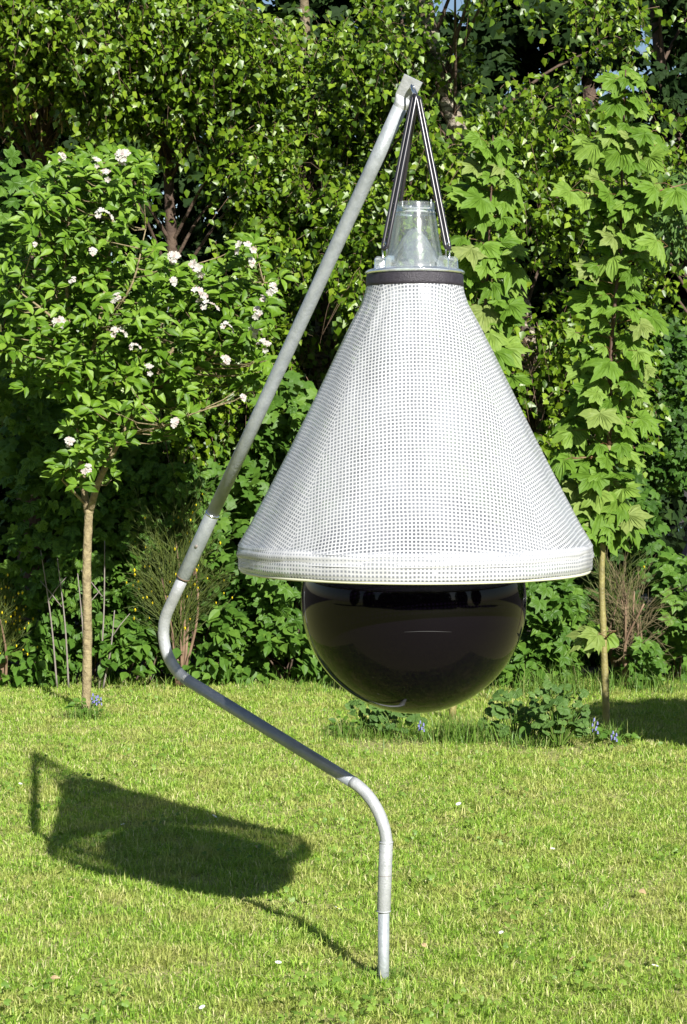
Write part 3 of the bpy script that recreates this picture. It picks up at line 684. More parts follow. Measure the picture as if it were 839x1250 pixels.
far_tree('dark background tree behind the tall sycamore, sky showing through beside it', 2.1, 21.8, 6.4, 1.5, 7500, 4, thr=.34)
far_tree('dark background tree at the far right edge behind the curved limb', 4.1, 21.3, 6.6, 1.5, 5500, 5)
far_tree('low dark background tree behind the shrubs under the pole', -.4, 20.2, 2.4, 2.2, 5200, 6, thr=.3, z0=.0)
far_tree('low dark background tree behind the shrubs at far left', -2.9, 20.3, 2.3, 1.3, 3500, 7, thr=.3, z0=.0)
far_tree('low dark background tree behind the currant bush', 1.5, 20.4, 2.2, 1.2, 3500, 8, thr=.3, z0=.0)

far_tree('low dark background tree at the right behind the sycamore and the dark car', 3.0, 21.6, 3.8, 1.4, 7500, 9, thr=.25, z0=1.2)

# ---------------------------------------------------------------- sycamore saplings
def maple(label, stem_px, Y, nnode, size, reach, top_frac=.0, low_py=690, extra=(), bark_split=.45, nl=(4, 7)):
    Y = DM(Y); pts = [at(x, y, Y) for x, y in stem_px]; pts[0].z = -.03; t = thing('sycamore_sapling', (pts[0].x, pts[0].y, 0), label, 'tree', 'sycamore saplings on the lawn')
    sp = spline(pts, 8); k = len(sp); cut = int(k * bark_split)
    r = lambda i: lerp(.020, .004, i / (k - 1))
    b = MB(); b.tube(sp[:cut + 1], [r(i) * (1 + .10 * (i % 5 == 0)) for i in range(cut + 1)], 12); b.build('trunk', M['maple_bark'], t)
    b = MB(); b.tube(sp[cut:], [r(i) for i in range(cut, k)], 10); b.build('leading_shoot', M['maple_bark_red'], t)
    zlo = at(0, low_py, Y).z; zhi = sp[-1].z; P = []; N = []; T = []; S = []; b = MB()
    def leaf(s, tip, size_):
        s = Vector(s); tip = Vector(tip); d = tip - s
        mid = lerp(s, tip, .5) + Vector((0, 0, .012)); b.tube([s, mid, tip], [.0022, .0017, .0014], 4, cap=False)
        out = Vector((d.x, d.y, 0)).normalized() if d.length > 0 else Vector((0, -1, 0))
        P.append(tip); pitch = random.uniform(.55, 1.25)
        # blades hang outwards and turn their faces to the light
        face = Vector((.2 + random.gauss(0, .35), -.65 + random.gauss(0, .25), random.uniform(.4, 1.0))); tipd = Vector((out.x * .7 + random.gauss(0, .25), out.y * .4 - .15, -pitch * .7))
        N.append(face); T.append(tipd); S.append(size_)
    for i in range(nnode):
        fr = (i + .5) / nnode; z = lerp(zlo, zhi, fr); q = min(sp, key=lambda p: abs(p.z - z)); w = reach(fr) * .74
        m_ = random.randint(*nl); a0 = random.uniform(0, 6.28)
        for j in range(m_):
            a = a0 + j * 2 * math.pi / m_ + random.uniform(-.5, .5); L = w * random.uniform(.35, 1.0)
            leaf(q, q + Vector((math.cos(a) * L, math.sin(a) * L * .8, random.uniform(-.01, .07))), size * random.uniform(.5, 1.15) * (1 if fr < .9 else .8))
    for (x0, y0, x1, y1, m_) in extra:    # side shoots
        s, e = at(x0, y0, Y), at(x1, y1, Y - .1); b.tube([s, lerp(s, e, .5) + Vector((0, 0, .01)), e], [.006, .005, .003], 6)
        for j in range(m_):
            q = lerp(s, e, (j + 1) / m_) ; a = random.uniform(0, 6.28); leaf(q, q + Vector((math.cos(a) * .1, math.sin(a) * .1, random.uniform(-.03, .03))), size * random.uniform(.75, 1.1))
    b.build('leaf_stalks', M['petiole'], t)['kind'] = 'stuff'
    A_ = lambda l: np.array([tuple(v) for v in l])
    leaves(A_(P), A_(N), A_(T), np.array(S), [T_maple(q) for q in (1, 2, 3, 4, 6, 11)], M['maple_leaf'], t, 'maple', 300)
    return t
maple('tall sycamore sapling with bare lower trunk and pale lobed leaves, right of the trap',
      [(741, 888), (737, 780), (735, 690), (743, 560), (746, 430), (757, 300), (760, 190), (764, 85)], 14.15, 36, .198,
      lambda f: .22 if f < .12 else (.30 if f < .5 else (.21 if f < .72 else .27 if f < .86 else .13)), low_py=672,
      extra=((757, 250, 835, 225, 7), (757, 250, 715, 235, 4), (762, 150, 800, 178, 4), (750, 330, 815, 300, 3), (737, 782, 752, 770, 3), (745, 560, 700, 560, 4)))
maple('sycamore sapling with pale lobed leaves rising from behind the white cone',
      [(552, 866), (560, 760), (572, 600), (588, 430), (597, 300), (602, 165)], 14.7, 31, .212,
      lambda f: .24 if f < .5 else (.26 if f < .8 else .22 if f < .93 else .14), low_py=775, nl=(4, 6))

# ---------------------------------------------------------------- apple tree
def flower_cluster(seed):
    r = random.Random(seed); b = MB()
    for i in range(r.randint(5, 8)):
        d = Vector((r.uniform(-1, 1), r.uniform(-1.2, .2), r.uniform(-.5, 1))).normalized(); c = d * r.uniform(.015, .045)
        ax = (d + Vector((.2, -.9, .4))).normalized(); x = ax.cross(Vector((0, 0, 1))).normalized(); y = ax.cross(x); a0 = r.uniform(0, 6)
        for k in range(5):
            a = a0 + k * 2 * math.pi / 5; u = x * math.cos(a) + y * math.sin(a); w = ax.cross(u); L = r.uniform(.017, .024)
            vs = [c, c + u * L * .45 + w * L * .42 + ax * .003, c + u * L * .95 + w * L * .3 + ax * .007, c + u * L * 1.05 + ax * .004, c + u * L * .95 - w * L * .3 + ax * .007, c + u * L * .45 - w * L * .42 + ax * .003]
            b.add(vs, [(0, 1, 2, 3), (0, 3, 4, 5)])
    me = bpy.data.meshes.new('blossom'); me.from_pydata([tuple(v) for v in b.v], [], b.f); me.materials.append(M['petal']); return me
def apple():
    Y = DM(15.05); base = at(105, 868, Y); t = thing('apple_tree', (base.x, base.y, 0), 'young apple tree in white blossom with a straight slim trunk, left of the pole', 'tree')
    tr = [at(105, 870, Y), at(107, 780, Y), at(106, 700, Y), at(108, 640, Y), at(109, 622, Y)]; tr[0].z = -.04
    sp = spline(tr, 6); k = len(sp); b = MB(); b.tube(sp, [lerp(.027, .0225, i / (k - 1)) * (1 + .05 * math.sin(i * 2.3) + (.18 if i in (k - 2, k - 1) else 0)) for i in range(k)], 16); b.build('trunk', M['apple_bark'], t)
    limbs = []
    def L(pts, r0, r1):
        w = spline([at(x, y, Y + dy) for x, y, dy in pts], 6); limbs.append(w); b = MB(); n = len(w)
        b.tube(w, [lerp(r0, r1, i / (n - 1)) for i in range(n)], 9); b.build('limb', M['apple_bark'], t)
    L([(107, 626, 0), (98, 560, .02), (95, 480, .0), (86, 400, -.1), (80, 300, -.1), (95, 220, -.05)], .02, .006)
    L([(110, 624, 0), (122, 585, -.1), (150, 530, -.15), (178, 480, -.1), (215, 420, -.1), (250, 350, -.1)], .021, .006)
    L([(178, 480, -.1), (240, 450, -.2), (290, 400, -.2), (322, 345, -.15)], .013, .004)
    L([(107, 618, 0), (80, 590, -.1), (66, 575, -.15)], .009, .003)
    L([(96, 490, 0), (120, 400, -.15), (135, 300, -.15), (140, 200, -.15)], .013, .004)
    L([(88, 410, -.1), (55, 380, -.2), (15, 350, -.2)], .010, .003)
    L([(86, 400, -.1), (50, 300, 0), (35, 250, 0)], .009, .003)
    L([(150, 530, -.15), (200, 520, -.3), (235, 505, -.3)], .009, .003)
    L([(178, 480, -.1), (200, 390, 0), (215, 330, .0)], .010, .004)
    L([(122, 400, -.1), (160, 350, -.25), (178, 280, -.25)], .009, .003)
    # leafy spurs: clusters inside a few lumpy regions of the crown
    regs = [(95, 250, 75, 60, 95), (140, 225, 45, 45, 45), (70, 340, 68, 75, 90), (150, 350, 60, 70, 75), (60, 430, 55, 50, 45), (130, 455, 60, 60, 75), (240, 385, 75, 62, 95), (305, 350, 38, 60, 45), (300, 430, 38, 55, 45), (210, 500, 38, 38, 26), (105, 575, 40, 22, 18), (140, 520, 45, 35, 30), (100, 540, 28, 30, 14), (200, 440, 60, 40, 40)]
    P = []; N = []; T = []; S = []; tw = MB()
    allp = [p for w in limbs for p in w]
    for cx, cy, rx, ry, n in regs:
        for _ in range(int(n * 1.12)):
            a = random.uniform(0, 6.28); q = math.sqrt(random.random()); c = at(cx + rx * q * math.cos(a), cy + ry * q * math.sin(a), Y + random.gauss(-.12, .2))
            s = min(allp, key=lambda p: (p - c).length + (.3 if p.z > c.z else 0)); 
            if random.random() < .6: tw.tube([s, lerp(s, c, .6) + Vector((0, 0, -.02)), c], [.004, .003, .002], 4, cap=False)
            for j in range(random.randint(5, 8)):
                d = Vector((random.gauss(0, 1), random.gauss(-.3, .8), random.gauss(.35, .6))).normalized()
                P.append(c + d * .015); S.append(random.uniform(.055, .10)); T.append(d); N.append(Vector((.2 + random.gauss(0, .45), -.75 + random.gauss(0, .4), .6)))
    tw.build('twigs', M['apple_bark'], t)['kind'] = 'stuff'
    A_ = lambda l: np.array([tuple(v) for v in l])
    leaves(A_(P), A_(N), A_(T), np.array(S), [T_apple()], M['apple_leaf'], t, 'apple', 300)
    bm = [flower_cluster(i) for i in range(5)]
    fl = [(150, 192, 1.2), (131, 216, 1), (127, 265, 1.1), (112, 310, 1), (145, 368, 1.1), (72, 395, 1), (243, 330, 1.35), (300, 306, 1.3), (304, 321, 1), (335, 357, 1.1), (212, 315, 1), (243, 362, 1.1), (256, 377, 1.1), (211, 345, .9),
          (318, 385, 1.1), (312, 404, 1.1), (323, 424, 1), (277, 402, .9), (213, 517, 1), (108, 577, 1), (85, 540, .8), (183, 453, .9), (145, 408, 1), (295, 487, .8), (322, 368, .8), (75, 192, .7), (118, 200, .8), (165, 425, .7), (42, 300, .6), (90, 345, .7), (275, 440, .8)]
    for i, (x, y, s) in enumerate(fl):
        p = at(x, y, Y - .62 + random.uniform(-.06, .06)); o = bpy.data.objects.new('blossom', bm[i % 5]); COL.objects.link(o); o.parent = t
        o.location = p - t.location; o.rotation_euler = (random.uniform(-.4, .4), random.uniform(0, .5), random.uniform(-.6, .6)); o.scale = (s * .84,) * 3
apple()

# ---------------------------------------------------------------- shrubs of the border
def shrub(label, cx, ytop, ybot, halfw, Y, n, tmpl, key, m, size, nsingle=120, name='shrub', cat='shrub', thr=.42, depth=.45, stems=7, group='shrubs along the lawn edge', up=.6, ns=2.0):
    Y = DM(Y); hi, lo = at(cx, ytop, Y), at(cx, ybot, Y); w = halfw * Y / F; t = thing(name, (hi.x, Y, 0), label, cat, group)
    zc, rz = (hi.z + lo.z) / 2, (hi.z - lo.z) / 2 * 1.08
    P = crown_points(n, (hi.x, Y, zc), (w * 1.05, depth, rz), thr, ns=ns, shell=.2); P = P[see_through(P, .92, CARGAP)]; n = len(P); b = MB(); stems = 1 if ybot < 620 else 4
    for i in range(stems):
        e = P[rng.integers(n)]; s = Vector((hi.x + rng.normal(0, w * .3), Y + rng.normal(0, .1), -.02)); s.y += .5 if ybot < 620 else 0; s.x += .5 if ybot < 620 and cx > 600 else (-.4 if ybot < 620 else 0); e = Vector(e); b.tube(spline([s, lerp(s, e, .5) + Vector((0, 0, .08)), e], 4), [lerp(.007, .003, q / 8) for q in range(9)], 5)
    b.build('stems', M['dark_bark'], t)['kind'] = 'stuff'
    N = norm(np.array([.15, -.55, up])[None] + rng.normal(0, .42, (n, 3))); out = P - np.array([hi.x, Y, zc])
    T = norm(norm(out) * .5 + np.array([0, -.2, -.55]) + rng.normal(0, .4, (n, 3)))
    leaves(P, N, T, rng.uniform(*size, n), tmpl, M[m], t, key, nsingle); return t
LB = [T_lobed(2), T_lobed(6)]; OV = [T_oval()]
shrub('mid green sycamore shoot with lobed leaves at the left edge beside the blossom', 18, 200, 560, 62, 16.3, 300, [T_maple(3)], 'mapleshrub', 'currant_leaf', (.10, .15), nsingle=160, thr=.4)
shrub('dense dark green shrub behind the apple trunk', 80, 470, 800, 95, 17.0, 1900, LB, 'lobshrub9', 'currant_leaf', (.07, .13), nsingle=200, thr=.45)
shrub('dense dark green shrub between the apple tree and the yellow broom', 200, 460, 815, 95, 17.1, 1900, LB, 'lobshrub9', 'currant_leaf', (.07, .13), nsingle=200, thr=.46)
shrub('shrub with pale lobed leaves left of the white cone, below the thick birch trunk', 355, 470, 790, 66, 17.0, 900, LB, 'lobshrub2', 'currant_leaf', (.08, .135), nsingle=200, thr=.44)
shrub('dark low shrub under the white cone left of the black ball', 320, 660, 830, 100, 17.3, 1500, OV, 'ovshrub', 'shrub_leaf', (.05, .085), nsingle=100, thr=.4)
shrub('currant bush with lobed leaves right of the black ball', 668, 690, 830, 48, 16.95, 480, LB, 'lobshrub3', 'currant_leaf', (.09, .14), nsingle=150, thr=.40)
shrub('dark shrub behind the sycamore trunk and dead broom', 735, 560, 830, 85, 18.0, 1200, LB, 'lobshrub4', 'shrub_leaf', (.07, .12), nsingle=60, thr=.5)
shrub('lobed-leaved shrub at the right edge below the dark car', 826, 665, 830, 36, 17.0, 330, LB, 'lobshrub5', 'currant_leaf', (.09, .14), nsingle=90, thr=.42)
shrub('leafy low shrub at the right foot of the dead broom', 780, 775, 838, 26, 16.7, 130, LB, 'lobshrub6', 'currant_leaf', (.08, .12), nsingle=80, thr=.3)
shrub('pale leaved willow-like shrub at the right edge high up', 832, 205, 330, 34, 17.0, 500, [T_apple()], 'willow', 'mallow_leaf', (.05, .10), nsingle=100, thr=.44)
shrub('mid green shrub filling the space behind the sycamore at the right edge', 815, 390, 600, 52, 18.4, 900, LB, 'lobshrub7', 'shrub_leaf', (.06, .11), nsingle=60, thr=.47)
shrub('green shrub showing between cone and tall sycamore', 690, 540, 700, 50, 17.8, 700, LB, 'lobshrub8', 'shrub_leaf', (.06, .11), nsingle=60, thr=.42)
for lab, cx, yt, hw, n in (('bright bramble clump at the lawn edge, left of the apple trunk', 35, 770, 62, 520), ('bright bramble clump at the lawn edge just right of the apple trunk', 150, 752, 62, 620), ('bright bramble clump at the lawn edge under the broom', 255, 735, 55, 560), ('bramble clump at the lawn edge left of the black ball', 345, 755, 55, 560), ('bramble clump at the lawn edge behind the black ball', 470, 770, 90, 420), ('bramble clump at the lawn edge right of the black ball', 640, 780, 60, 420)):
    shrub(lab, cx, yt, 836, hw, 16.85, n, OV, 'bramble', 'currant_leaf', (.05, .10), nsingle=110, thr=.38, depth=.35, stems=5, name='bramble', cat='bramble', group='bramble clumps along the lawn edge', up=.9)

# broom bushes: fans of thin green rods, some with yellow flowers
def broom(label, cx, ytop, ybot, halfw, Y, nrod, col, nflower, m2=None, spread=1.0):
    Y = DM(Y); base = at(cx, ybot, Y); base.z = -.02; top = at(cx, ytop, Y).z; w = halfw * Y / F; t = thing('broom_bush', (base.x, Y, 0), label, 'shrub', 'broom bushes')
    b = MB(); fl = MB(); st = MB()
    heads = []
    for i in range(9):
        e = base + Vector((random.uniform(-.4, .4) * w, random.uniform(-.15, .15), (top - base.z) * random.uniform(.35, .6))); st.tube(spline([base + Vector((random.gauss(0, .02), 0, 0)), lerp(base, e, .5) + Vector((random.gauss(0, .03), 0, 0)), e], 4), [lerp(.011, .005, q / 8) for q in range(9)], 6); heads.append((base, e))
    for i in range(nrod):
        s0, e0 = random.choice(heads); s = lerp(s0, e0, random.uniform(.3, 1)); a = random.gauss(0, .55) * spread; L_ = random.uniform(.25, .6) * (top - base.z) * .55
        d = Vector((math.sin(a), random.uniform(-.5, .3), math.cos(a))).normalized(); e = s + d * L_
        e.x = max(base.x - w, min(base.x + w, e.x)); e.z = min(e.z, top)
        m_ = lerp(s, e, .5) + Vector((random.gauss(0, .015), random.gauss(0, .015), .02)); b.tube([s, m_, e], [.0026, .002, .001], 3, cap=False)
        for j in range(random.randint(3, 7)):
            q = lerp(m_ if j % 2 else s, e, random.uniform(.1, .95)); d2 = (d + Vector((random.gauss(0, .45), random.gauss(0, .4), random.gauss(.1, .3)))).normalized(); e2 = q + d2 * random.uniform(.04, .13); b.tube([q, e2], [.0018, .0008], 3, cap=False)
            if random.random() < nflower: 
                c = lerp(q, e2, .7); r = random.uniform(.007, .013)
                fl.add([c + Vector((-r * .6, 0, 0)), c + Vector((0, -r, r * .3)), c + Vector((r * .6, 0, 0)), c + Vector((0, r * .4, r)), c + Vector((0, 0, -r))], [(0, 1, 3), (1, 2, 3), (0, 4, 1), (1, 4, 2), (0, 3, 2, 4)])
    st.build('stems', M['twig_brown'], t); b.build('rods', M[col], t)['kind'] = 'stuff'
    if fl.v: fl.build('flowers', M['yellow_petal'], t, smooth=False)['kind'] = 'stuff'
broom('broom bush with sparse yellow flowers behind the bend of the pole', 222, 500, 800, 58, 16.6, 300, 'broom_green', .06)
broom('broom bush with bright yellow flowers at the left edge', 2, 675, 815, 36, 16.6, 190, 'broom_green', .13)
broom('half dead brown broom bush with bare twigs behind the sycamore trunk', 767, 625, 825, 46, 16.5, 75, 'dead_rod', 0, spread=1.6)
broom('small green broom growing up through the dead broom', 758, 610, 800, 55, 16.9, 120, 'broom_green', .004, spread=1.3)

# bare grey stems left of and behind the apple trunk
for i, (x0, y0, x1, y1, lab) in enumerate([(70, 790, 50, 672, 'bare grey stem leaning left, leftmost beside the apple trunk'), (84, 792, 70, 680, 'bare grey forked stem just left of the apple trunk'), (103, 790, 95, 700, 'bare grey stem hidden partly by the apple trunk'), (121, 800, 128, 660, 'tall bare grey stem just right of the apple trunk'), (126, 800, 140, 745, 'short bare grey stem slanting right beside the apple trunk')]):
    Y = DM(16.45); s, e = at(x0, y0, Y), at(x1, y1, Y); s.z = -.02; t = thing('bare_stem', (s.x, s.y, 0), lab, 'bare stem', 'bare stems in the border by the apple tree'); b = MB()
    b.tube(spline([s, lerp(s, e, .5) + Vector((.012, 0, 0)), e], 5), [lerp(.0065, .003, q / 10) for q in range(11)], 7); b.build('stem', M['twig_grey'], t)
    b = MB(); q = lerp(s, e, .62); b.tube([q, q + Vector((-.07 if i % 2 else .06, 0, .09)), q + Vector((-.13 if i % 2 else .12, 0, .16))], [.004, .0035, .002], 5); b.build('side_twig', M['twig_grey'], t)

# ---------------------------------------------------------------- strip of plants in the lawn
def leafy(label, px, py, h, n, size, tm, key, m, w=.16, Y=None, name='garden_plant', cat='plant', group='plants in the narrow bed across the lawn'):
    Y = F * CZ / (py - HY); p = at(px, py, Y); t = thing(name, (p.x, Y, -.01), label, cat, group); b = MB(); P = []; N = []; T = []; S = []
    for i in range(n):
        a = random.uniform(0, 6.28); r = w * math.sqrt(random.random()); c = Vector((p.x + r * math.cos(a), Y + r * math.sin(a) * .6, h * random.uniform(.2, 1) * (1 - .4 * (r / w) ** 2)))
        s = Vector((p.x + r * .2 * math.cos(a), Y + r * .2 * math.sin(a), -.01)); b.tube([s, lerp(s, c, .6) + Vector((0, 0, .02)), c], [.0026, .002, .0016], 4, cap=False)
        P.append(c); N.append(Vector((random.gauss(0, .4), -.5 + random.gauss(0, .35), .8))); T.append(Vector((math.cos(a), math.sin(a) - .2, random.uniform(-.5, .4)))); S.append(random.uniform(*size))
    b.build('stalks', M['tall_grass'], t)['kind'] = 'stuff'; A_ = lambda l: np.array([tuple(v) for v in l]); leaves(A_(P), A_(N), A_(T), np.array(S), tm, M[m], t, key, 60)
RD = [T_round(3), T_round(8)]
leafy('bushy mallow plant with rounded leaves left of the sycamore trunk', 682, 906, .36, 80, (.045, .08), RD, 'mallow', 'mallow_leaf', .14)
leafy('low mallow plant with rounded leaves in the middle of the bed', 628, 898, .25, 38, (.045, .085), RD, 'mallow', 'mallow_leaf', .16)
leafy('small rounded-leaf plant peeping out under the black ball', 447, 893, .2, 44, (.04, .07), RD, 'mallow', 'currant_leaf', .13)
leafy('tiny leafy seedling at the left end of the bed', 418, 896, .14, 14, (.03, .05), OV, 'seedling', 'currant_leaf', .05)
leafy('small leafy plant below the black ball, right of the seedlings', 487, 896, .18, 34, (.035, .06), RD, 'mallow', 'currant_leaf', .13)
leafy('upright broad-leaved plant in front of the mallow', 648, 902, .16, 9, (.07, .11), OV, 'seedling', 'mallow_leaf', .05)
leafy('weedy leaf tuft at the foot of the apple trunk', 108, 872, .09, 26, (.03, .05), OV, 'seedling', 'mallow_leaf', .10, group=None, name='weed_tuft', cat='weeds')
leafy('broad leaves of a low weed right of the sycamore foot', 752, 903, .07, 14, (.04, .06), OV, 'seedling', 'currant_leaf', .1)

def tuft(label, px, py, h, n, w, group='long grass tufts'):
    Y = F * CZ / (py - HY); p = at(px, py, Y); t = thing('grass_tuft', (p.x, Y, -.01), label, 'grass tuft', group)
    P = np.stack([p.x + rng.normal(0, w, n), Y + rng.normal(0, w * .6, n), np.full(n, -.015)], 1)
    blades('blades', P, rng.uniform(.5, 1, n) * h, rng.uniform(.003, .006, n), M['tall_grass'], t, lean=.75)['kind'] = 'stuff'
tuft('bright green long grass tuft below the right of the black ball', 560, 900, .19, 420, .10)
tuft('long grass tuft at the foot of the tall sycamore', 745, 897, .12, 260, .10)
tuft('long grass tuft between the mallow plants', 655, 905, .10, 220, .12)
tuft('sparse long grass tuft around the bed, under the black ball', 500, 898, .09, 260, .18)
tuft('long grass tuft at the left end of the bed', 430, 898, .12, 120, .08)
tuft('long grass tuft at the hedge foot right of the black ball', 668, 845, .22, 210, .16)
tuft('long grass tuft at the hedge foot behind the sycamore trunk', 720, 842, .22, 190, .16)
tuft('long grass tuft at the hedge foot at the right edge', 815, 842, .18, 150, .16)
tuft('long grass tuft at the hedge foot under the broom', 190, 832, .10, 200, .3)
tuft('long grass tuft at the hedge foot left of the apple trunk', 50, 832, .09, 180, .3)
tuft('long grass tuft around the apple trunk', 103, 874, .09, 160, .07)
tuft('long grass tuft at the hedge foot behind the black ball', 400, 838, .10, 300, .3)
tuft('longer grass left uncut round the foot of the steel pole', 468, 1188, .05, 150, .035)
# bluebells
def bluebell(label, px, py, h):
    Y = F * CZ / (py - HY); p = at(px, py, Y); t = thing('bluebell', (p.x, Y, -.01), label, 'flower', 'bluebells in the lawn')
    b = MB(); b.tube([p + Vector((0, 0, -.01 - p.z)), Vector((p.x + .005, Y, h * .6)), Vector((p.x + .012, Y, h))], [.003, .0025, .002], 5); b.build('stalk', M['tall_grass'], t)
    for k in range(8):
        z = h * (.5 + .5 * k / 8); a = k * 2.4; c = Vector((p.x + .01 + .013 * math.cos(a), Y - .004 + .013 * math.sin(a), z)); b = MB()
        b.lathe(c, [(.0015, .006), (.004, .002), (.0045, -.005), (.006, -.009)], 7); b.build('bell', M['blue_petal'], t)
bluebell('bluebell spike just left of the sycamore foot', 724, 912, .15)
bluebell('lower bluebell spike in front of the sycamore foot', 747, 914, .09)
bluebell('bluebell spike right of the apple trunk foot', 113, 872, .12)
bluebell('bluebell spike a little further right of the apple trunk foot', 119, 870, .10)
bluebell('bluebell spike below the black ball', 512, 903, .10)
# daisies and dry leaves
def daisy_mesh():
    b = MB(); 
    for k in range(9):
        a = 2 * math.pi * k / 9; u = Vector((math.cos(a), math.sin(a), .15)); w = Vector((-math.sin(a), math.cos(a), 0)); b.add([u * .002 + w * .001, u * .010 + w * .003, u * .011 - w * .003, u * .002 - w * .001], [(0, 1, 2, 3)])
    b.lathe((0, 0, 0), [(.0028, .0), (.0024, .0018), (.0005, .0026)], 8, mi=1); b.tube([(0, 0, -.03), (0, 0, 0)], .0008, 4, mi=2)
    me = bpy.data.meshes.new('daisy'); me.from_pydata(b.v, [], b.f)
    for m_ in (M['white_petal'], M['yellow_petal'], M['tall_grass']): me.materials.append(m_)
    me.polygons.foreach_set('material_index', b.m); return me
dm = daisy_mesh(); r = random.Random(4)
for x, y, lab in [(675, 1040, 'small white daisy alone in the lawn, well right of the lower sleeve of the pole'), (612, 1143, 'small white daisy in the lawn, lower right of the pole foot'), (800, 1184, 'small white daisy near the lower right corner of the lawn'),
        (150, 1010, 'small white daisy inside the left part of the trap shadow'), (262, 1000, 'small white daisy inside the right part of the trap shadow'), (247, 1235, 'small white daisy at the bottom edge, below the pole shadow'),
        (690, 965, 'small white daisy below the mallow plant'), (340, 1180, 'small white daisy below the thin pole shadow, left of the pole foot'), (412, 1113, 'small white daisy just left of the pole sleeve'),
        (560, 985, 'small white daisy right of the lower bend of the pole'), (830, 1010, 'small white daisy at the right edge of the lawn'), (25, 960, 'small white daisy left of the trap shadow tip')]:
    Y = F * CZ / (y - HY); p = at(x, y, Y); o = bpy.data.objects.new('daisy', dm); COL.objects.link(o); s = r.uniform(.7, 1.1); o.location = (p.x, Y, .012); o.rotation_euler = (r.uniform(.1, .6), r.uniform(-.3, .3), r.uniform(0, 6)); o.scale = (s,) * 3
    tag(o, lab, 'daisy', 'daisies in the lawn')
b = MB()
v, f = T_oval()
lm_ = bpy.data.meshes.new('fallen_leaf'); lm_.from_pydata([(a * .034, c * .034, d * .05) for a, c, d in v], [], f); lm_.materials.append(M['dry_leaf'])
for x, y, lab in [(272, 1108, 'brown fallen leaf just below the trap shadow'), (390, 975, 'brown fallen leaf between the slanting tube and the trap shadow'), (310, 1035, 'pale fallen leaf inside the trap shadow near its right end'),
        (705, 1172, 'brown fallen leaf in the lower right of the lawn'), (520, 1160, 'brown fallen leaf right of the pole foot'), (90, 1100, 'brown fallen leaf below the left end of the trap shadow'),
        (620, 1020, 'brown fallen leaf in the open lawn below the bed'), (60, 1200, 'brown fallen leaf in the lower left corner'), (200, 905, 'brown fallen leaf above the trap shadow'), (780, 1090, 'brown fallen leaf near the right edge of the lawn')]:
    Y = F * CZ / (y - HY); p = at(x, y, Y); o = bpy.data.objects.new('fallen_leaf', lm_); COL.objects.link(o); o.location = (p.x, Y, .010); o.rotation_euler = (r.uniform(-.5, .5), r.uniform(-.5, .5), r.uniform(0, 6)); s = r.uniform(.6, 1.1); o.scale = (s,) * 3
    tag(o, lab, 'leaf', 'fallen leaves on the lawn')

# ---------------------------------------------------------------- car glimpsed at the right edge
def car():
    X0, Y = 2.42, DM(19.7); t = thing('parked_car', (X0 + 2, Y, 0), 'dark car in deep shade at the right edge behind the shrubs', 'car')
    paint = mat('dark car paint', (.012, .012, .018), .25, coat=.8); gls = mat('dark car glass', (.02, .022, .025), .06); tyre = mat('tyre rubber', (.02, .02, .02), .8); rim = mat('wheel rim', (.35, .35, .37), .35, metal=.9)
    # side outline, x from nose, z; lofted across the width with tumblehome
    bl = [(0, .34), (.0, .62), (.06, .74), (.55, .86), (1.15, .93), (1.25, .96), (3.1, .98), (3.85, .96), (3.98, .80), (4.0, .36)]
    low = [(3.55, .30)] + [(3.2 + .34 * math.cos(a), .30 + .34 * math.sin(a)) for a in np.linspace(0, math.pi, 10)][1:-1] + [(2.85, .28), (1.15, .28)] + [(.8 + .34 * math.cos(a), .30 + .34 * math.sin(a)) for a in np.linspace(0, math.pi, 10)][1:-1] + [(.45, .30)]
    out = bl + low; n = len(out); b = MB(); vs = []
    for yy_, sc in ((-.84, .985), (-.80, 1), (.80, 1), (.84, .985)):
        for x, z in out: vs.append((X0 + 2 + (x - 2) * sc, Y + yy_, z * sc + .01 * (sc < 1)))
    fc = [(i, (i + 1) % n, (i + 1) % n + n, i + n) for i in range(n)] + [(i + n, (i + 1) % n + n, (i + 1) % n + 2 * n, i + 2 * n) for i in range(n)] + [(i + 2 * n, (i + 1) % n + 2 * n, (i + 1) % n + 3 * n, i + 3 * n) for i in range(n)]
    fc += [tuple(range(n - 1, -1, -1)), tuple(range(3 * n, 4 * n))]; b.add(vs, fc); b.build('body', paint, t, smooth=False)
    b = MB(); lo = [(1.15, .94), (3.75, .96)]; hi = [(1.75, 1.40), (3.3, 1.42)]
    vs = [(X0 + lo[0][0], Y - .76, lo[0][1]), (X0 + lo[1][0], Y - .76, lo[1][1]), (X0 + lo[1][0], Y + .76, lo[1][1]), (X0 + lo[0][0], Y + .76, lo[0][1]), (X0 + hi[0][0], Y - .6, hi[0][1]), (X0 + hi[1][0], Y - .6, hi[1][1]), (X0 + hi[1][0], Y + .6, hi[1][1]), (X0 + hi[0][0], Y + .6, hi[0][1])]
    b.add(vs, [(0, 1, 5, 4), (1, 2, 6, 5), (2, 3, 7, 6), (3, 0, 4, 7)]); b.build('windows', gls, t, smooth=False)
    b = MB(); b.box((X0 + 2.52, Y, 1.425), (1.62, 1.22, .04)); b.build('roof', paint, t)
    for x in (.8, 3.2):
        for s in (-1, 1):
            b = MB(); w = [(.20, -.09), (.29, -.1), (.30, -.07), (.30, .07), (.29, .1), (.20, .09)]; vs = []; k = 28
            for rr_, yy_ in w:
                for j in range(k): a = 2 * math.pi * j / k; vs.append((X0 + x + rr_ * math.cos(a), Y + s * .76 + yy_, .30 + rr_ * math.sin(a)))
            b.add(vs, [(i * k + j, i * k + (j + 1) % k, (i + 1) * k + (j + 1) % k, (i + 1) * k + j) for i in range(5) for j in range(k)]); wh = b.build('wheel', tyre, t)
            b = MB(); b.tube([(X0 + x, Y + s * .76 - .07, .30), (X0 + x, Y + s * .76 + .07, .30)], .20, 28); b.build('rim', rim, wh)
car()

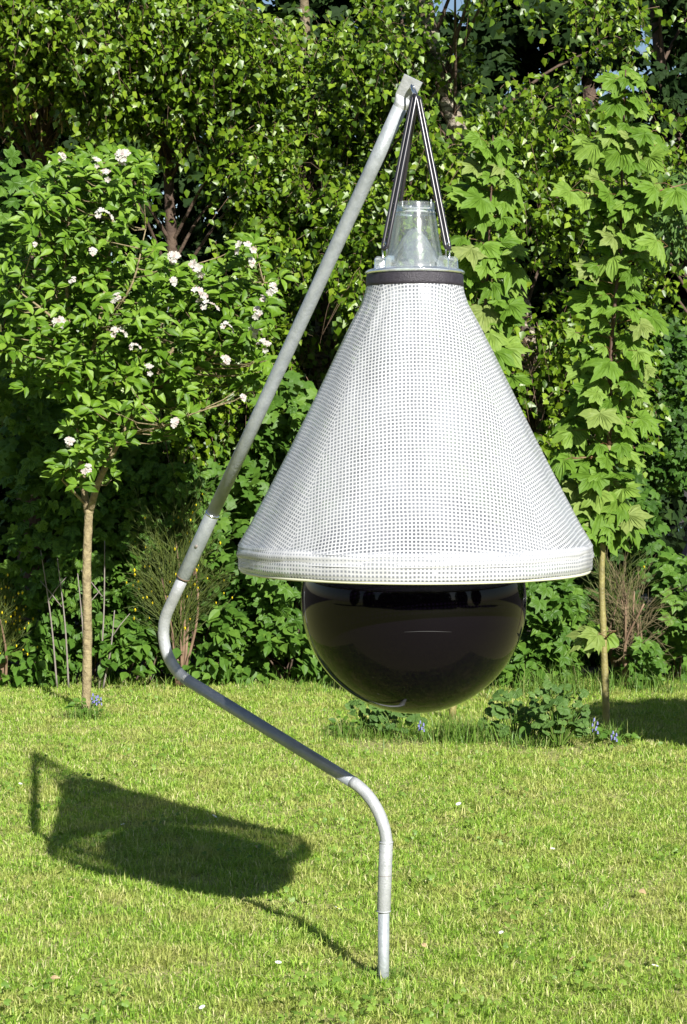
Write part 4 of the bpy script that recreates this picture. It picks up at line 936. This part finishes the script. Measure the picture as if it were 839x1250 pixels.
# shrub standing outside the frame on the right: it throws the rounded shade on the lawn
def shade_shrub():
    c = Vector((2.95, 8.4, 0)); t = thing('garden_shrub', c, 'rounded garden shrub standing beyond the right edge, throwing its shade onto the lawn', 'shrub')
    n = 5200; P = crown_points(n, (c.x, c.y, 1.25), (.85, .6, .42), .2, ns=3, shell=.1); b = MB()
    for i in range(8):
        e = Vector(P[rng.integers(n)]); b.tube(spline([c, lerp(c, e, .5) + Vector((0, 0, .15)), e], 4), [lerp(.02, .005, q / 8) for q in range(9)], 6)
    b.build('stems', M['twig_brown'], t); joined_leaves('foliage', P, rnd_dirs(n, (0, -.3, .7), .5), rnd_dirs(n, (0, 0, -.3), .8), rng.uniform(.06, .11, n), T_oval(), M['shrub_leaf'], t)['kind'] = 'stuff'
shade_shrub()

# unseen trees added behind the viewer to darken reflections in the ball and the bottle
for x, y, h, w in [(-13, -17, 6.5, 'fourth from the left'), (-8, -18, 7.2, 'left of the middle'), (-3, -17.5, 6.2, 'just left of the middle'), (2, -18, 7.4, 'tallest, in the middle'), (7, -17.5, 6.6, 'right of the middle'), (12.5, -17, 7.2, 'far right of the row'), (-18, -11, 6.4, 'at the left corner'), (18, -11, 6.4, 'at the right corner'), (-19, -4, 5.8, 'at the left side'), (19.5, -4, 5.8, 'at the right side')]:
    t = thing('reflection_tree', (x, y, 0), 'unseen broad tree added behind the viewer to darken reflections, ' + w, 'tree', 'unseen trees added for the reflections')
    b = MB(); b.tube([(x, y, -.05), (x, y, h * .5), (x + .1, y, h * .9)], [.2, .15, .05], 9); b.build('trunk', M['dark_bark'], t)
    n = 2600; P = crown_points(n, (x, y, h / 2 + .1), (3.9, 1.6, h / 2), .2, shell=.2, ns=1); joined_leaves('crown', P, rnd_dirs(n, (0, .7, .5), .6), rnd_dirs(n, (0, 0, -1), .5), rng.uniform(.35, .6, n), T_lobed(5), M['shrub_leaf'], t)['kind'] = 'stuff'

t = thing('reflection_hedge', (0, -14, 0), 'unseen long hedge added behind the viewer to darken reflections', 'hedge')  # unseen hedge added to close the dark band mirrored in the ball
n = 9000; P = np.stack([rng.uniform(-26, 26, n), -14 + rng.uniform(-.6, .6, n), rng.uniform(0, 2.8, n)], 1)
joined_leaves('foliage', P, rnd_dirs(n, (0, .8, .5), .5), rnd_dirs(n, (0, 0, -1), .5), rng.uniform(.3, .5, n), T_lobed(5), M['shrub_leaf'], t)['kind'] = 'stuff'
